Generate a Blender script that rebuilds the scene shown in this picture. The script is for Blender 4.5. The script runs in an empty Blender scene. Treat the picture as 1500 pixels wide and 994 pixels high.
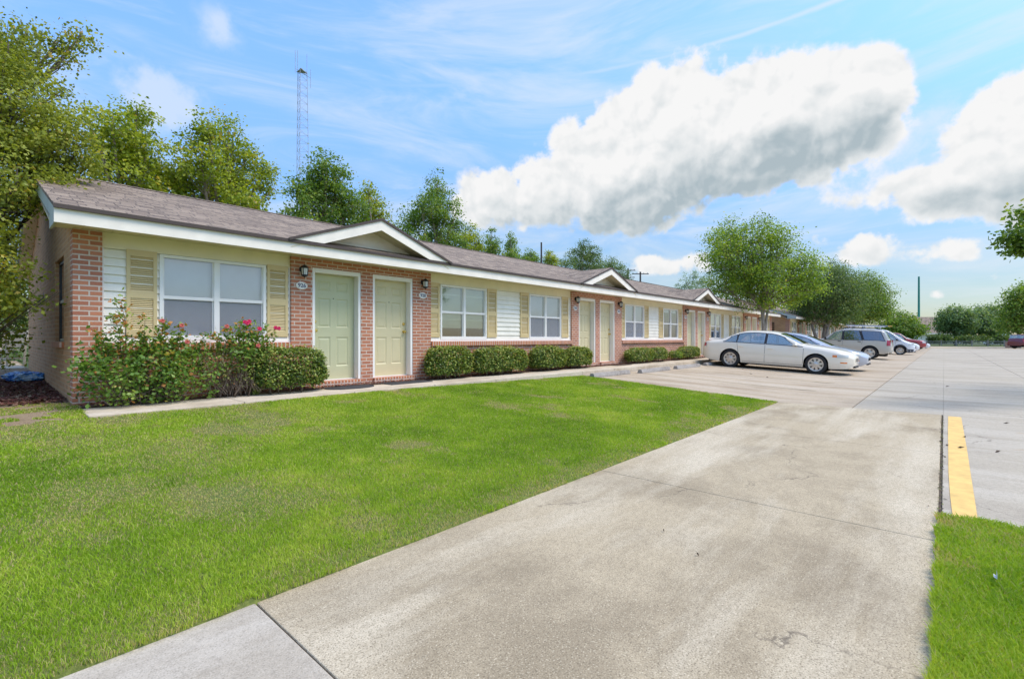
import bpy, bmesh, math, random
import numpy as np
from math import sin, cos, pi, radians, sqrt
from mathutils import Vector

S = bpy.context.scene
COL = S.collection
R = random.Random(11)
NR = np.random.default_rng(5)

# ------------------------------------------------------------------ camera frame
EYE = 0.85                       # eye height above the doorsteps; the driveway lies lower
FX, FY = 0.744, 0.668            # viewing direction in plan
FOC = 705.0                      # focal length for a 1500 wide picture

def ray(px, py, d):
    """world point on the line of sight of a photo pixel at forward distance d"""
    l = (px - 750.0) / FOC * d
    return Vector((d * FX + l * FY, d * FY - l * FX, EYE - (py - 495.5) * d / FOC))

def plan(lat, d):
    return (d * FX + lat * FY, d * FY - lat * FX)

def on_row(px, Y):
    """(x, distance) where the line of sight of a pixel column meets the line y = Y"""
    r = (px - 750.0) / FOC
    d = Y / (FY - FX * r)
    return d * (FX + FY * r), d

def on_x(px, X):
    r = (px - 750.0) / FOC
    d = X / (FX + FY * r)
    return d * (FY - FX * r), d

# ------------------------------------------------------------------ ground heights
def z_lot(y):
    return float(np.interp(y, [-400, 2.6, 7.4, 8.3, 14, 60, 400], [-.42, -.42, -.19, -.06, .02, .1, .1]))

def z_lawn(x, y):
    a = float(np.interp(y, [2.4, 2.7, 7.35, 8.5, 16.5, 40], [-.405, -.39, -.085, -.03, .12, .2]))
    t = min(max((x - 5.0) / 6.2, 0), 1)
    return a * (1 - t) + t * (z_lot(y) + .015)

# ------------------------------------------------------------------ object helpers
def tag(o, label=None, cat=None, group=None, kind=None):
    if label: o['label'] = label
    if cat: o['category'] = cat
    if group: o['group'] = group
    if kind: o['kind'] = kind
    return o

def empty(name, loc, rz=0.0, parent=None):
    o = bpy.data.objects.new(name, None)
    o.empty_display_size = .2
    COL.objects.link(o)
    o.location = loc
    o.rotation_euler = (0, 0, rz)
    o.parent = parent
    return o

def copy_tree(o, parent=None, skip=()):
    c = o.copy()
    COL.objects.link(c)
    c.parent = parent
    for ch in list(o.children):
        if ch.name.split('.')[0] in skip: continue
        copy_tree(ch, c, skip)
    return c

class MB:
    """collects shapes and links them as one mesh object"""
    def __init__(s): s.v = []; s.f = []; s.mi = []; s.cur = 0
    def add(s, vs, fs):
        n = len(s.v); s.v += [tuple(p) for p in vs]
        for f in fs:
            s.f.append(tuple(i + n for i in f)); s.mi.append(s.cur)
        return s
    def box(s, x0, x1, y0, y1, z0, z1):
        return s.add([(x0,y0,z0),(x1,y0,z0),(x1,y1,z0),(x0,y1,z0),(x0,y0,z1),(x1,y0,z1),(x1,y1,z1),(x0,y1,z1)],
                     [(0,3,2,1),(4,5,6,7),(0,1,5,4),(1,2,6,5),(2,3,7,6),(3,0,4,7)])
    def poly(s, pts): return s.add(pts, [tuple(range(len(pts)))])
    def prism(s, pts, axis, a0, a1):
        """pts: closed 2-D outline (counter-clockwise), axis 'x' -> (y,z), 'y' -> (x,z), 'z' -> (x,y)"""
        def P(p, a):
            return (a, p[0], p[1]) if axis == 'x' else ((p[0], a, p[1]) if axis == 'y' else (p[0], p[1], a))
        n = len(pts)
        vs = [P(p, a0) for p in pts] + [P(p, a1) for p in pts]
        fs = [tuple(range(n))[::-1], tuple(range(n, 2*n))]
        fs += [(i, (i+1) % n, n + (i+1) % n, n + i) for i in range(n)]
        if axis == 'y': fs = [f[::-1] for f in fs]
        return s.add(vs, fs)
    def tube(s, pts, rad, n=8, cap=True):
        pts = [Vector(p) for p in pts]
        if not hasattr(rad, '__len__'): rad = [rad] * len(pts)
        vs = []; fs = []
        prev = None
        for i, p in enumerate(pts):
            d = (pts[min(i+1, len(pts)-1)] - pts[max(i-1, 0)])
            if d.length < 1e-9: d = Vector((0,0,1))
            d.normalize()
            if prev is None:
                u = d.cross(Vector((0,0,1)))
                if u.length < .1: u = d.cross(Vector((1,0,0)))
            else:
                u = prev - d * prev.dot(d)
            u.normalize(); prev = u
            w = d.cross(u)
            for k in range(n):
                a = 2*pi*k/n
                vs.append(p + (u*cos(a) + w*sin(a)) * rad[i])
        for i in range(len(pts)-1):
            for k in range(n):
                fs.append((i*n+k, i*n+(k+1)%n, (i+1)*n+(k+1)%n, (i+1)*n+k))
        if cap:
            fs.append(tuple(range(n))[::-1]); fs.append(tuple((len(pts)-1)*n+k for k in range(n)))
        return s.add(vs, fs)
    def lathe(s, prof, n=24, axis='z', c=(0,0,0)):
        """prof: (radius, height) pairs round the axis through c"""
        vs = []; fs = []
        for r, h in prof:
            for k in range(n):
                a = 2*pi*k/n
                x, y = r*cos(a), r*sin(a)
                p = (x, y, h) if axis == 'z' else ((x, h, y) if axis == 'y' else (h, x, y))
                vs.append((p[0]+c[0], p[1]+c[1], p[2]+c[2]))
        m = len(prof)
        for i in range(m-1):
            for k in range(n):
                fs.append((i*n+k, i*n+(k+1)%n, (i+1)*n+(k+1)%n, (i+1)*n+k))
        fs.append(tuple(range(n))[::-1]); fs.append(tuple((m-1)*n+k for k in range(n)))
        if axis == 'y': fs = [f[::-1] for f in fs]
        return s.add(vs, fs)
    def build(s, name, mat, parent=None, origin=(0,0,0), loc=None, smooth=False, bevel=0, uvrot=False, angle=40, fixn=False):
        me = bpy.data.meshes.new(name)
        ox, oy, oz = origin
        me.from_pydata([(x-ox, y-oy, z-oz) for x, y, z in s.v], [], s.f)
        mats = mat if isinstance(mat, (list, tuple)) else [mat]
        for m in mats: me.materials.append(m)
        me.polygons.foreach_set('material_index', s.mi)
        if fixn:
            bm = bmesh.new(); bm.from_mesh(me); bmesh.ops.recalc_face_normals(bm, faces=bm.faces); bm.to_mesh(me); bm.free()
        me.update()
        uv = me.uv_layers.new(name='uv')
        data = []
        V = s.v
        for p in me.polygons:
            nx, ny, nz = abs(p.normal.x), abs(p.normal.y), abs(p.normal.z)
            for vi in p.vertices:
                x, y, z = V[vi]
                if nz > .6: t = (y, x) if uvrot else (x, y)
                elif nx > ny: t = (y, z)
                else: t = (x, z)
                data += t
        uv.data.foreach_set('uv', data)
        if smooth:
            me.polygons.foreach_set('use_smooth', [True]*len(me.polygons))
            me.set_sharp_from_angle(angle=radians(angle))
        o = bpy.data.objects.new(name, me)
        COL.objects.link(o)
        if loc is not None: o.location = loc
        o.parent = parent
        if bevel:
            b = o.modifiers.new('bevel', 'BEVEL'); b.width = bevel; b.segments = 2; b.limit_method = 'ANGLE'; b.angle_limit = radians(50)
        return o

# ------------------------------------------------------------------ materials
def newmat(name):
    m = bpy.data.materials.new(name); m.use_nodes = True
    nt = m.node_tree
    return m, nt, nt.nodes['Principled BSDF']

def nd(nt, t, **kw):
    n = nt.nodes.new(t)
    for k, v in kw.items():
        if k in n.inputs: n.inputs[k].default_value = v
        else: setattr(n, k, v)
    return n

def c4(c): return (c[0], c[1], c[2], 1)

def ramp(nt, fac, stops):
    n = nt.nodes.new('ShaderNodeValToRGB')
    e = n.color_ramp.elements
    while len(e) < len(stops): e.new(.5)
    for i, (p, c) in enumerate(stops):
        e[i].position = p; e[i].color = c4(c) if hasattr(c, '__len__') else (c, c, c, 1)
    nt.links.new(fac, n.inputs[0])
    return n.outputs[0]

def mixc(nt, fac, a, b, mode='MIX'):
    n = nt.nodes.new('ShaderNodeMix'); n.data_type = 'RGBA'; n.blend_type = mode
    for sock, v in ((n.inputs['Factor'], fac), (n.inputs[6], a), (n.inputs[7], b)):
        if hasattr(v, 'is_output'): nt.links.new(v, sock)
        elif hasattr(v, '__len__'): sock.default_value = c4(v)
        else: sock.default_value = v
    return n.outputs[2]

def coord(nt, kind='Object'):
    return nt.nodes.new('ShaderNodeTexCoord').outputs[kind]

def noise(nt, vec, scale, detail=4, rough=.55, out='Fac', dist=0):
    n = nd(nt, 'ShaderNodeTexNoise', Scale=scale, Detail=detail, Roughness=rough, Distortion=dist)
    nt.links.new(vec, n.inputs['Vector'])
    return n.outputs[out]

def bump(nt, bs, h, strength=.3, dist=.01):
    b = nd(nt, 'ShaderNodeBump', Strength=strength, Distance=dist)
    nt.links.new(h, b.inputs['Height']); nt.links.new(b.outputs[0], bs.inputs['Normal'])

def worldpos(nt): return nt.nodes.new('ShaderNodeNewGeometry').outputs['Position']

def painted(name, col, rough=.5, var=.12, scale=3, metal=0.0, grain=0.0, coat=0.0):
    """paint, vinyl, metal or plastic with slight soiling"""
    m, nt, bs = newmat(name)
    p = worldpos(nt)
    n = noise(nt, p, scale, 6, .6)
    f = ramp(nt, n, [(.3, 0), (.75, 1)])
    c = mixc(nt, f, [x*(1-var) for x in col], [min(1, x*(1+var*.5)) for x in col])
    nt.links.new(c, bs.inputs['Base Color'])
    bs.inputs['Roughness'].default_value = rough
    bs.inputs['Metallic'].default_value = metal
    if coat: bs.inputs['Coat Weight'].default_value = coat; bs.inputs['Coat Roughness'].default_value = .04
    if grain: bump(nt, bs, noise(nt, p, 180, 3), grain, .002)
    return m

def brick_mat(name, c1, c2, mortar, bw=.203, rh=.0677, offs=.5, ms=.011, bumpd=.006):
    m, nt, bs = newmat(name)
    uv = coord(nt, 'UV')
    b = nt.nodes.new('ShaderNodeTexBrick'); b.offset = offs
    for k, v in (('Scale', 1), ('Mortar Size', ms*.5), ('Mortar Smooth', .2), ('Bias', -.1), ('Brick Width', bw), ('Row Height', rh)):
        b.inputs[k].default_value = v
    b.inputs['Color1'].default_value = c4(c1); b.inputs['Color2'].default_value = c4(c2); b.inputs['Mortar'].default_value = c4(mortar)
    nt.links.new(uv, b.inputs['Vector'])
    n = noise(nt, uv, 2.2, 5, .6)
    n2 = noise(nt, uv, 45, 4, .7)
    c = mixc(nt, ramp(nt, n, [(.4, 0), (.75, .35)]), b.outputs['Color'], [x*.66 for x in c1], 'MIX')
    c = mixc(nt, ramp(nt, n2, [(.5, .0), (.8, .22)]), c, mortar)
    nt.links.new(c, bs.inputs['Base Color'])
    bs.inputs['Roughness'].default_value = .85
    inv = nd(nt, 'ShaderNodeMath', operation='MULTIPLY_ADD'); inv.inputs[1].default_value = -1; inv.inputs[2].default_value = 1
    nt.links.new(b.outputs['Fac'], inv.inputs[0])
    add = nd(nt, 'ShaderNodeMath', operation='MULTIPLY_ADD'); add.inputs[1].default_value = .25
    nt.links.new(n2, add.inputs[0]); nt.links.new(inv.outputs[0], add.inputs[2])
    bump(nt, bs, add.outputs[0], .8, bumpd)
    return m

def concrete(name, col, dark, light, streak=None, blot=.9, spk=.6, cracks=False):
    m, nt, bs = newmat(name)
    p = worldpos(nt)
    big = noise(nt, p, blot, 8, .68, dist=.2)
    mp = nd(nt, 'ShaderNodeMapping'); mp.inputs['Scale'].default_value = streak or (.35, 1.3, 1)
    nt.links.new(p, mp.inputs['Vector'])
    st = noise(nt, mp.outputs[0], 1.1, 7, .66, dist=.15)
    fine = noise(nt, p, 26, 5, .75)
    speck = noise(nt, p, 140, 2, .6)
    c = mixc(nt, ramp(nt, big, [(.40, 0), (.57, 1)]), dark, col)
    c = mixc(nt, ramp(nt, st, [(.45, 0), (.61, .9)]), c, light)
    c = mixc(nt, ramp(nt, fine, [(.3, .35), (.55, 0)]), c, [x*.62 for x in dark])
    c = mixc(nt, ramp(nt, speck, [(.33, spk), (.47, 0)]), c, [x*.45 for x in dark])
    c = mixc(nt, ramp(nt, speck, [(.60, 0), (.72, spk*.8)]), c, [min(.85, x*1.35) for x in light])
    if cracks:      # hairline cracks, rust and drip stains
        wv = nt.nodes.new('ShaderNodeVectorMath'); wv.operation = 'MULTIPLY_ADD'; nt.links.new(noise(nt, p, 1.7, 5, .6, 'Color'), wv.inputs[0]); wv.inputs[1].default_value = (.9,.9,0); nt.links.new(p, wv.inputs[2])
        vo = nt.nodes.new('ShaderNodeTexVoronoi'); vo.feature = 'DISTANCE_TO_EDGE'; vo.inputs['Scale'].default_value = .34; nt.links.new(wv.outputs[0], vo.inputs['Vector'])
        ck = nt.nodes.new('ShaderNodeMath'); ck.operation = 'MULTIPLY'; nt.links.new(ramp(nt, vo.outputs['Distance'], [(.0008, .75), (.0032, 0)]), ck.inputs[0]); nt.links.new(ramp(nt, noise(nt, p, .6, 3), [(.52, 0), (.6, 1)]), ck.inputs[1])
        c = mixc(nt, ck.outputs[0], c, (.10,.08,.06))
        c = mixc(nt, ramp(nt, noise(nt, p, 2.3, 3, .5), [(.70, 0), (.80, .45)]), c, (.42,.25,.11))
        c = mixc(nt, ramp(nt, noise(nt, p, 3.9, 4, .6), [(.70, 0), (.82, .35)]), c, (.13,.11,.09))
    nt.links.new(c, bs.inputs['Base Color'])
    bs.inputs['Roughness'].default_value = .9; bs.inputs['Specular IOR Level'].default_value = .12
    a = nd(nt, 'ShaderNodeMath', operation='ADD'); nt.links.new(fine, a.inputs[0]); nt.links.new(speck, a.inputs[1])
    bump(nt, bs, a.outputs[0], .35, .004)
    return m

def leaf_mat(name, dark, mid, light, trans=.35, extra=None, rough=.5):
    """leaf colour varies leaf by leaf through the 'tint' attribute; sunlight passes through"""
    m, nt, bs = newmat(name)
    at = nd(nt, 'ShaderNodeAttribute', attribute_name='tint')
    stops = [(.0, dark), (.5, mid), (.9, light)]
    if extra: stops.append((.97, extra))
    c = ramp(nt, at.outputs['Fac'], stops)
    nt.links.new(c, bs.inputs['Base Color'])
    bs.inputs['Roughness'].default_value = rough
    bs.inputs['Specular IOR Level'].default_value = .35
    tr = nt.nodes.new('ShaderNodeBsdfTranslucent')
    tc = mixc(nt, 1.0, c, (1.0, .95, .45), 'MULTIPLY')
    hs = nd(nt, 'ShaderNodeHueSaturation', Value=1.5); nt.links.new(tc, hs.inputs['Color'])
    nt.links.new(hs.outputs[0], tr.inputs['Color'])
    mx = nd(nt, 'ShaderNodeMixShader'); mx.inputs[0].default_value = trans
    nt.links.new(bs.outputs[0], mx.inputs[1]); nt.links.new(tr.outputs[0], mx.inputs[2])
    nt.links.new(mx.outputs[0], nt.nodes['Material Output'].inputs['Surface'])
    return m

def glass_mat(name, tint, rough=.03, alpha=.55):
    m, nt, bs = newmat(name)
    bs.inputs['Base Color'].default_value = c4(tint); bs.inputs['Roughness'].default_value = rough
    bs.inputs['IOR'].default_value = 1.5
    tr = nd(nt, 'ShaderNodeBsdfTransparent')
    fr = nd(nt, 'ShaderNodeFresnel', IOR=1.5)
    gl = nd(nt, 'ShaderNodeBsdfGlossy', Roughness=rough)
    m1 = nd(nt, 'ShaderNodeMixShader'); m1.inputs[0].default_value = alpha
    nt.links.new(bs.outputs[0], m1.inputs[1]); nt.links.new(tr.outputs[0], m1.inputs[2])
    a = nd(nt, 'ShaderNodeMath', operation='MULTIPLY_ADD', use_clamp=True); a.inputs[1].default_value = 1.7; a.inputs[2].default_value = .17
    nt.links.new(fr.outputs[0], a.inputs[0])
    m2 = nd(nt, 'ShaderNodeMixShader'); nt.links.new(a.outputs[0], m2.inputs[0])
    nt.links.new(m1.outputs[0], m2.inputs[1]); nt.links.new(gl.outputs[0], m2.inputs[2])
    nt.links.new(m2.outputs[0], nt.nodes['Material Output'].inputs['Surface'])
    return m

M = {}
M['brick'] = brick_mat('brick', (.53,.205,.105), (.36,.125,.07), (.62,.51,.41), ms=.020)
M['brick_gable'] = brick_mat('brick_gable', (.58,.31,.145), (.42,.21,.10), (.55,.39,.225), ms=.013)
M['rowlock'] = brick_mat('rowlock', (.55,.19,.075), (.40,.12,.055), (.64,.52,.42), ms=.024, bw=.0677, rh=.30, offs=0)
M['siding'] = painted('siding', (.88,.83,.70), .5, .12)
M['frieze'] = painted('frieze', (.86,.78,.55), .55, .08)
M['soffit'] = painted('soffit', (.74,.66,.45), .6, .08)
M['fascia'] = painted('fascia', (.90,.83,.71), .45, .12)
M['rake'] = painted('rake', (.46,.51,.47), .5, .1)
M['drip'] = painted('drip_edge_and_shadow', (.065,.045,.035), .6)  # dark brown drip edge, colour also paints in the shingle edge's shadow
M['white'] = painted('white_trim', (.86,.83,.77), .4, .05)
M['shutter'] = painted('shutter', (.66,.51,.25), .5, .07)
M['door_green'] = painted('door_green', (.53,.53,.32), .45, .05)
M['door_tan'] = painted('door_tan', (.63,.56,.335), .45, .05)
M['brass'] = painted('brass', (.75,.55,.16), .25, .1, metal=1)
M['black'] = painted('black_metal', (.018,.018,.02), .4)
M['lampglass'] = painted('lamp_glass', (.62,.62,.58), .15)
M['plaque'] = painted('plaque', (.88,.82,.72), .4)
M['numeral'] = painted('numeral', (.10,.10,.16), .5)
M['blind'] = painted('blind', (.93,.93,.91), .5, .06)
M['blind_grey'] = painted('insect_screen', (.42,.43,.46), .7, .06, grain=.2)
M['blind_green'] = painted('blind_green', (.80,.82,.58), .6, .06)
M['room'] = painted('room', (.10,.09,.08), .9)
M['glass'] = glass_mat('window_glass', (.6,.65,.65), .02, .97)
M['glassdark'] = glass_mat('window_glass_dark', (.02,.025,.03), .02, .25)
M['mat'] = painted('door_mat', (.05,.05,.052), .95, .3, scale=30, grain=.5)
M['matbrown'] = painted('door_mat_brown', (.085,.05,.032), .95, .3, scale=30, grain=.5)
M['mulch'] = None
M['bark'] = painted('bark', (.33,.27,.21), .9, .35, scale=9, grain=.8)
M['bark_dark'] = painted('bark_dark', (.10,.08,.065), .9, .35, scale=9, grain=.8)
M['twig'] = painted('twig', (.17,.13,.10), .9, .3, scale=9)
M['steel'] = painted('galvanised_steel', (.38,.40,.44), .5, .1)
M['pole'] = painted('weathered_pole', (.07,.06,.055), .9, .25, scale=5)
M['greenpole'] = painted('green_pole', (.05,.30,.22), .5, .1)
M['stop'] = concrete('wheel_stop_concrete', (.36,.33,.29), (.24,.21,.18), (.44,.41,.37), blot=3)
M['yellow'] = painted('yellow_paint', (.85,.54,.15), .6, .22, scale=9, grain=.3)
M['yellow_worn'] = painted('worn_yellow_paint', (.50,.39,.23), .8, .3, scale=7)
M['joint'] = painted('joint_filler', (.13,.095,.065), .95, .4, scale=20)
M['drive'] = concrete('driveway_concrete', (.50,.405,.262), (.345,.275,.176), (.65,.555,.395), streak=(.2,.95,1), blot=.75, spk=.75, cracks=True)
M['lot'] = concrete('lot_concrete', (.48,.415,.31), (.375,.32,.24), (.55,.485,.375), streak=(1.6,.12,1), blot=.5, spk=.4, cracks=True)
M['apron'] = concrete('apron_concrete', (.49,.425,.325), (.40,.34,.255), (.58,.515,.41), blot=1.1, spk=.45, cracks=True)
M['stall'] = concrete('stall_concrete', (.50,.40,.275), (.39,.30,.20), (.58,.49,.365), streak=(1.6,.12,1), blot=.5, spk=.3)
M['walk'] = concrete('walk_concrete', (.62,.52,.385), (.48,.39,.275), (.70,.61,.48), blot=1.6, spk=.3)

def shingle():
    m, nt, bs = newmat('shingles')
    uv = coord(nt, 'UV')
    b = nt.nodes.new('ShaderNodeTexBrick'); b.offset = .37; b.squash = .8; b.squash_frequency = 3
    for k, v in (('Scale', 1), ('Mortar Size', .009), ('Mortar Smooth', .3), ('Bias', 0), ('Brick Width', .24), ('Row Height', .14)):
        b.inputs[k].default_value = v
    b.inputs['Color1'].default_value = (.45,.345,.245,1); b.inputs['Color2'].default_value = (.185,.135,.098,1); b.inputs['Mortar'].default_value = (.055,.042,.035,1)
    nt.links.new(uv, b.inputs['Vector'])
    n = noise(nt, uv, 1.1, 5, .6); g = noise(nt, uv, 90, 3, .7)
    c = mixc(nt, ramp(nt, n, [(.4, 0), (.7, .45)]), b.outputs['Color'], (.37,.285,.205))
    c = mixc(nt, ramp(nt, g, [(.35, .5), (.6, 0)]), c, (.075,.06,.05))
    nt.links.new(c, bs.inputs['Base Color']); bs.inputs['Roughness'].default_value = .95
    sep = nd(nt, 'ShaderNodeSeparateXYZ'); nt.links.new(uv, sep.inputs[0])
    dv = nd(nt, 'ShaderNodeMath', operation='DIVIDE'); dv.inputs[1].default_value = .14; nt.links.new(sep.outputs['Y'], dv.inputs[0])
    fr = nd(nt, 'ShaderNodeMath', operation='FRACT'); nt.links.new(dv.outputs[0], fr.inputs[0])
    ad = nd(nt, 'ShaderNodeMath', operation='MULTIPLY_ADD'); ad.inputs[1].default_value = -1.0; nt.links.new(fr.outputs[0], ad.inputs[0]); nt.links.new(g, ad.inputs[2])
    bump(nt, bs, ad.outputs[0], .7, .012)
    return m
M['shingle'] = shingle()

def soil(name, a, b, c):
    m, nt, bs = newmat(name)
    p = worldpos(nt)
    n = noise(nt, p, 1.3, 6, .65); g = noise(nt, p, 40, 5, .7)
    k = mixc(nt, ramp(nt, n, [(.38, 0), (.62, 1)]), a, b)
    k = mixc(nt, ramp(nt, g, [(.4, .8), (.62, 0)]), k, c)
    nt.links.new(k, bs.inputs['Base Color']); bs.inputs['Roughness'].default_value = 1
    bump(nt, bs, g, .8, .02)
    return m
M['lawn'] = soil('lawn_soil', (.15,.21,.028), (.21,.22,.05), (.08,.11,.02))
M['mulch'] = soil('mulch', (.20,.105,.07), (.27,.17,.11), (.09,.05,.035))
M['dirt'] = soil('bare_dirt', (.42,.32,.19), (.32,.22,.125), (.17,.115,.065))
M['field'] = soil('far_ground', (.09,.13,.03), (.13,.15,.05), (.06,.09,.02))
# ------------------------------------------------------------------ setting: ground, lawn, paving
def sheet(name, xs, ys, zf, mat, kind='structure'):
    nx, ny = len(xs), len(ys)
    vs = [(x, y, zf(x, y)) for y in ys for x in xs]
    fs = [(j*nx+i, j*nx+i+1, (j+1)*nx+i+1, (j+1)*nx+i) for j in range(ny-1) for i in range(nx-1)]
    mb = MB(); mb.add(vs, fs)
    return tag(mb.build(name, mat, smooth=True), kind=kind)

sheet('ground', [-900,-60,-10,0,5,11,20,60,120,300,1500], [-900,-60,-10,0,2.6,7.4,8.3,14,60,300,1500],
      lambda x, y: z_lot(y) - (.10 if y < 8.4 else .16), M['field'])

def slab(mb, x0, x1, y0, y1, th=.12, lift=0.0, ys=None):
    """one concrete slab following the lot's fall, with rounded arrises left to a bevel"""
    yy = [y0] + [y for y in (2.6, 7.4) if y0 < y < y1] + [y1]
    for a, b in zip(yy[:-1], yy[1:]):
        za, zb = z_lot(a) + lift, z_lot(b) + lift
        mb.add([(x0,a,za),(x1,a,za),(x1,b,zb),(x0,b,zb),(x0,a,za-th),(x1,a,za-th),(x1,b,zb-th),(x0,b,zb-th)],
               [(0,1,2,3),(0,4,5,1),(1,5,6,2),(2,6,7,3),(3,7,4,0)])

J = .008
mb = MB()
for a, b in ((.9,4.03),(4.03,7.12),(7.12,10.72)):
    slab(mb, a + J*.4, b - J*.4, .032, 2.47)
tag(mb.build('driveway', M['drive'], bevel=.006), kind='structure')
mb = MB(); slab(mb, -2.3, .9 - J*.5, .032, 2.47)
tag(mb.build('driveway_apron', M['apron'], bevel=.006), kind='structure')

# tar and grit packed in the joints, a little below the surface
mb = MB()
for x in (.9, 4.03, 7.12, 10.72): mb.poly([(x-.02,.04,-.431),(x+.02,.04,-.431),(x+.02,2.46,-.431),(x-.02,2.46,-.431)])
mb.poly([(-2,-.0,-.433),(10.7,-.0,-.433),(10.7,.05,-.433),(-2,.05,-.433)])
for y in (1.25, -1.9, -5.05, -8.2): mb.poly([(10.5,y-.02,z_lot(y)-.012),(84,y-.02,z_lot(y)-.012),(84,y+.02,z_lot(y)-.012),(10.5,y+.02,z_lot(y)-.012)])
tag(mb.build('joint_filler', M['joint']), kind='structure')

# aisle and stalls of the parking lot: slabs with open joints
mb = MB()
xs = [4.6, 10.72] + [10.72 + 4.6*k for k in range(1, 17)]
rows = [(-14.5,-11.35),(-11.35,-8.2),(-8.2,-5.05),(-5.05,-1.9)]
for r0, r1 in rows + [(-1.9, .02)]:
    for a, b in zip(xs[:-1], xs[1:]):
        slab(mb, a + .003, b - .003, r0 + J*.9, r1 - J*.9 if r1 < 0 else .010)
for a, b in zip(xs[1:-1], xs[2:]):
    slab(mb, a + .003, b - .003, .02 - J*.9, 1.25 - J*.9)
tag(mb.build('parking_lot', M['lot']), kind='structure')
mb = MB()
for a, b in zip(xs[1:-1], xs[2:]):
    slab(mb, a + .003, b - .003, 1.25 + J*1.2, 4.3 - .004); slab(mb, a + .003, b - .003, 4.3 + .004, 7.36)
tag(mb.build('parking_stalls', M['stall']), kind='structure')
mb = MB()
mb.box(xs[-1] + .2, 104, -60, 40, -.56, -.44)
tag(mb.build('cross_road', M['stall']), kind='structure')
mb = MB()
mb.box(xs[-1] + .03, xs[-1] + .18, -9, 12, -.5, -.40)
tag(mb.build('painted_kerb', M['yellow']), kind='structure')
mb = MB()
for k in range(11):
    x = 10.95 + 2.62*k
    if k == 0: continue
    n = 8
    for i in range(n):
        a, b = 2.3 + i*(4.6/n), 2.3 + (i+1)*(4.6/n)
        mb.poly([(x,a,z_lot(a)+.004),(x+.095,a,z_lot(a)+.004),(x+.095,b,z_lot(b)+.004),(x,b,z_lot(b)+.004)])
tag(mb.build('stall_line', M['yellow_worn']), kind='structure')
# flat yellow painted edge line beside the driveway
mb = MB()
pts = [(4.66,-.045,-.175),(5.3,-.035,-.18),(6.2,-.03,-.185),(7.6,-.035,-.195),(9.2,-.04,-.20),(10.6,-.05,-.205)]
for (x0,a0,b0),(x1,a1,b1) in zip(pts[:-1], pts[1:]):
    mb.poly([(x0,b0,-.416),(x1,b1,-.416),(x1,a1,-.416),(x0,a0,-.416)])
tag(mb.build('edge_line', M['yellow']), kind='structure')

# walk along the doors
mb = MB()
wx = [.87] + [2.55 + 1.72*k for k in range(20)]
for a, b in zip(wx[:-1], wx[1:]):
    zz = lambda x: -.05
    mb.box(a + .004, b - .004, 7.4, 8.24, -.24, -.05)
tag(mb.build('sidewalk', M['walk'], bevel=.012), kind='structure')

# lawn sheets (the turf stands on them)
lx = np.concatenate([np.arange(-26, -1, 2.5), np.arange(-1, 11.31, .41)])
def lawn_edge(y):     # east edge of the lawn where the stalls begin
    return 10.66 + (y - 2.5) * .1
def in_lawn(x, y):
    return (x < lawn_edge(y)) & (y > 2.445 + .02*np.sin(x*9.1) + .012*np.sin(x*31)) & (y < 7.4)
mb = MB()
ys = [2.40, 2.455, 2.475, 2.7, 3.5, 4.5, 5.5, 6.5, 7.4]
n = 30
for j in range(len(ys)):
    e = lawn_edge(ys[j])
    for i in range(n+1):
        x = -14 + (e + 14) * (1 - (1 - i/n)**1.6)
        mb.v.append((x, ys[j], -.47 if j == 0 else (-.428 if j == 1 else z_lawn(x, ys[j]))))
for j in range(len(ys)-1):
    for i in range(n):
        k = j*(n+1)+i
        mb.f.append((k, k+1, k+n+2, k+n+1)); mb.mi.append(0)
tag(mb.build('lawn', M['lawn'], smooth=True), kind='structure')
sheet('side_yard', np.linspace(-14, .86, 12), [7.4, 8.0, 8.6, 10, 12, 16.5, 22], z_lawn, M['dirt'])
sheet('flower_bed', np.linspace(.86, 36, 12), [8.24, 8.40, 8.56], lambda x, y: -.035, M['mulch'])
sheet('verge', np.linspace(-4, 4.6, 8), [-9, -4, -1, .02, .05], lambda x, y: -.405 if y < .03 else -.46, M['lawn'])
mb = MB(); mb.box(-3.0, .8, 16.6, 19.5, .06, .14)
tag(mb.build('patio', M['walk']), kind='structure')

# ------------------------------------------------------------------ turf: individual blades, wider and fewer farther off
def smooth_noise(x, y, seed):
    g = np.random.default_rng(seed); out = np.zeros_like(x); amp = 1
    for sc in (.9, 2.1, 4.7):
        gr = g.random((64, 64))
        u, v = x*sc + 13.3, y*sc + 7.7
        i, j = np.floor(u).astype(int), np.floor(v).astype(int); fu, fv = u-i, v-j
        fu = fu*fu*(3-2*fu); fv = fv*fv*(3-2*fv)
        G = lambda a, b: gr[a % 64, b % 64]
        out += amp*((G(i,j)*(1-fu)+G(i+1,j)*fu)*(1-fv) + (G(i,j+1)*(1-fu)+G(i+1,j+1)*fu)*fv)
        amp *= .55
    return out / 1.85

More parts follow.
